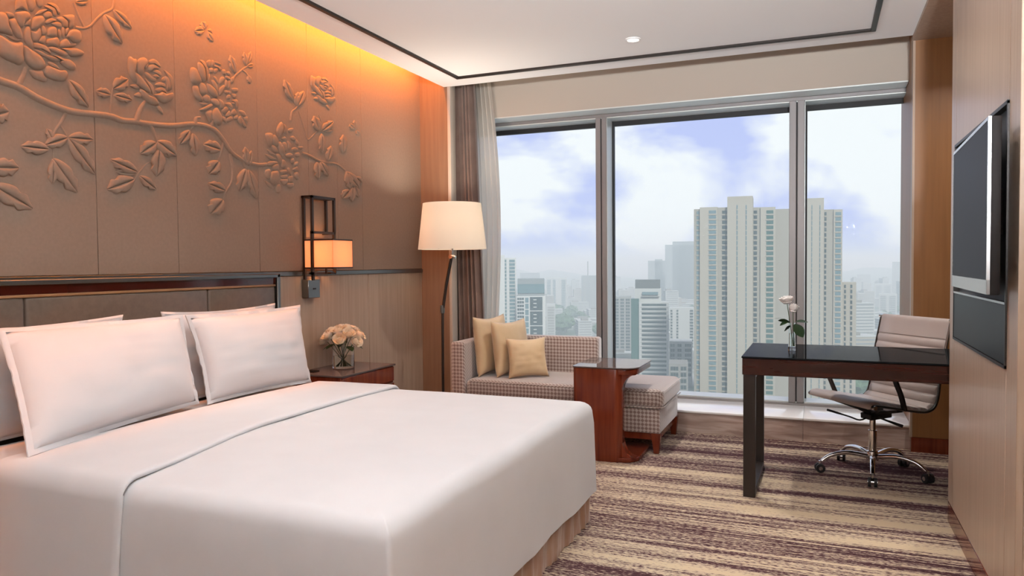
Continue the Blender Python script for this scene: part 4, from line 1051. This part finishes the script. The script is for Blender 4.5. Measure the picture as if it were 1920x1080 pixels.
# right-hand far towers
GR = 'pale far towers by the right-hand hills'
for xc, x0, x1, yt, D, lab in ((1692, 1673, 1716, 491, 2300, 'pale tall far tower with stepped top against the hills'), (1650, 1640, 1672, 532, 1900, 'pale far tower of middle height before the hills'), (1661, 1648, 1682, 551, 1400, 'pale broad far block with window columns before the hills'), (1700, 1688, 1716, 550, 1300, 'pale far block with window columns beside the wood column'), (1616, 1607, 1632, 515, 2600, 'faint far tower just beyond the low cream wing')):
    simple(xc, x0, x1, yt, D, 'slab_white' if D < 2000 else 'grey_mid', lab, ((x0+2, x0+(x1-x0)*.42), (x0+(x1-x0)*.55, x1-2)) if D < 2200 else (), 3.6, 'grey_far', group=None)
# low-rise city fabric: one prototype, copied
def lowrise(w, d, h, m, lab):
    e = thing('low_building', lab+' in the hazy city below the towers', 'building', (0, 0, GZ), lab+' houses')
    bl(MB().box(-w/2, w/2, -d/2, d/2, 0, h), 'wall', m, e); mg = MB()
    z = 1.2
    while z+1.8 < h: mg.box(-w/2+1, w/2-1, -d/2-.15, d/2+.15, z, z+1.5); mg.box(-w/2-.15, w/2+.15, -d/2+1, d/2-1, z, z+1.5); z += 3.2
    g = bl(mg, 'window_band', 'grey_far', e); g['kind'] = 'stuff'; bl(MB().box(-w/2+w*.1, -w/2+w*.45, -d*.25, d*.25, h, h+3), 'roof_hut', 'roof_grey', e)
    bl(MB().box(-w/2-.3, w/2+.3, -d/2-.3, d/2+.3, h-.6, h+.2), 'parapet', 'slab_white', e); return e
protos = [lowrise(34, 18, 26, 'slab_white', 'white low-rise block'), lowrise(22, 22, 40, 'tower_cream', 'square cream block'), lowrise(46, 16, 18, 'grey_mid', 'long flat grey building'), lowrise(20, 16, 58, 'slab_white', 'slender white block')]
rnd = random.Random(3); spots = []
def spot(px, D):
    d = ray(px, 490); d.z = 0; d.normalize(); return d*D
tries = 0
while len(spots) < 110 and tries < 4000:
    tries += 1; px = rnd.choice((rnd.uniform(1000, 1125), rnd.uniform(1150, 1300), rnd.uniform(1590, 1720))); D = 640*math.exp(rnd.uniform(0, 1.35)); p = spot(px, D)
    if D < 900 and (1180 < px < 1260 or px < 1030): continue
    if all((p-q).length > 58 for q in spots) and all((p-q).length > k for q, k in FOOT): spots.append(p)
for i, p in enumerate(spots):
    pr = protos[rnd.choice((0, 0, 1, 2, 2, 3))]; c = pr if not pr.get('used') else copy_tree(pr)
    pr['used'] = 1; c.location = (p.x, p.y, GZ); c.rotation_euler = (0, 0, rnd.choice((.4, .4, .4+PI/2, .9)))
for pr in protos:
    if 'used' in pr: del pr['used']
for o in S.objects:
    if 'used' in o: del o['used']
# trees between the far houses
def tree_proto():
    bm = bmesh.new(); bmesh.ops.create_icosphere(bm, subdivisions=3, radius=1)
    for v in bm.verts: v.co *= 1+.35*noise.noise(v.co*2.2); v.co.z = v.co.z*.75
    me = bpy.data.meshes.new('tree_crown'); bm.to_mesh(me); bm.free(); me.materials.append(MATS['tree_green']); e = thing('tree', 'rounded green tree among the low city buildings', 'tree', (0, 0, GZ), 'city trees')
    o = bpy.data.objects.new('crown', me); C.objects.link(o); o.parent = e; o.scale = (9, 9, 9); o.location = (0, 0, 11)
    t = MB().lathe([(.8, 0), (.6, 6)], 8).build('trunk', 'roof_grey'); t.parent = e; return e
tp = tree_proto()
tsp = []; tries = 0
while len(tsp) < 60 and tries < 6000:
    tries += 1; p = spot(rnd.choice((rnd.uniform(1040, 1125), rnd.uniform(1255, 1300), rnd.uniform(1600, 1715), rnd.uniform(1600, 1660))), rnd.uniform(520, 1500))
    if all((p-q).length > 40 for q in spots) and all((p-q).length > k for q, k in FOOT) and all((p-q).length > 33 for q in tsp): tsp.append(p)
for i, p in enumerate(tsp):
    c = tp if i == 0 else copy_tree(tp)
    c.location = (p.x, p.y, GZ); c.rotation_euler = (0, 0, rnd.random()*6); s = rnd.uniform(.7, 1.5); c.scale = (s, s, s)
# wooded hills
def hills(name, label, D, pts, seed):
    f = Face((pts[0][0]+pts[-1][0])/2, D); rows = []
    X = [pts[0][0]+(pts[-1][0]-pts[0][0])*i/120 for i in range(121)]; xs = [p[0] for p in pts]; ys = [p[1] for p in pts]
    ridge = []
    for x in X:
        y = float(np.interp(x, xs, ys))+2.2*noise.noise((x*.035, seed, 0))+1.2*noise.noise((x*.14, seed, 2)); ridge.append(f.p(x, y))
    for k, (t, hgt) in enumerate(((-1.0, 0), (-.75, .3), (-.45, .62), (-.2, .87), (0, 1), (.4, .75), (1, 0))):
        rows.append([tuple(f.o+f.r*a+f.d*(t*900+40*noise.noise((a*.006, k, seed)))+Vector((0, 0, GZ+(z-GZ)*hgt*(1+.06*noise.noise((a*.01, k*3, seed))*(hgt < 1))))) for a, z in ridge])
    o = MB().grid(rows).build(name, 'hill_green', None, sharp=80); tag(o, label, 'hill')
hills('hill', 'hazy wooded ridge beyond the towers at the curtain side', 4200, [(830, 512), (905, 500), (960, 503), (1000, 512), (1035, 505), (1075, 512), (1100, 516), (1150, 519), (1180, 520), (1250, 530), (1330, 528)], 1.0)
hills('hill', 'green hazy hillside beyond the desk side of the window', 4300, [(1540, 520), (1580, 508), (1600, 506), (1618, 501), (1640, 502), (1660, 502), (1690, 506), (1720, 502), (1780, 498), (1850, 505), (1950, 515)], 4.0)

# ------------------------------------------------------------------ haze lying over the city
hz = bpy.data.materials.new('haze'); hz.use_nodes = True; t = hz.node_tree; t.nodes.clear()
vs = t.nodes.new('ShaderNodeVolumeScatter'); vs.inputs['Color'].default_value = (.84, .97, .99, 1); vs.inputs['Density'].default_value = .0007; vs.inputs['Anisotropy'].default_value = .0
oo = t.nodes.new('ShaderNodeOutputMaterial'); t.links.new(vs.outputs[0], oo.inputs['Volume']); MATS['haze'] = hz
hb_ = box('haze', 'haze', -9000, 7000, 90, 11000, GZ-5, 38); tag(hb_, 'pale blue-green haze lying over the distant city', 'haze', None, 'stuff')
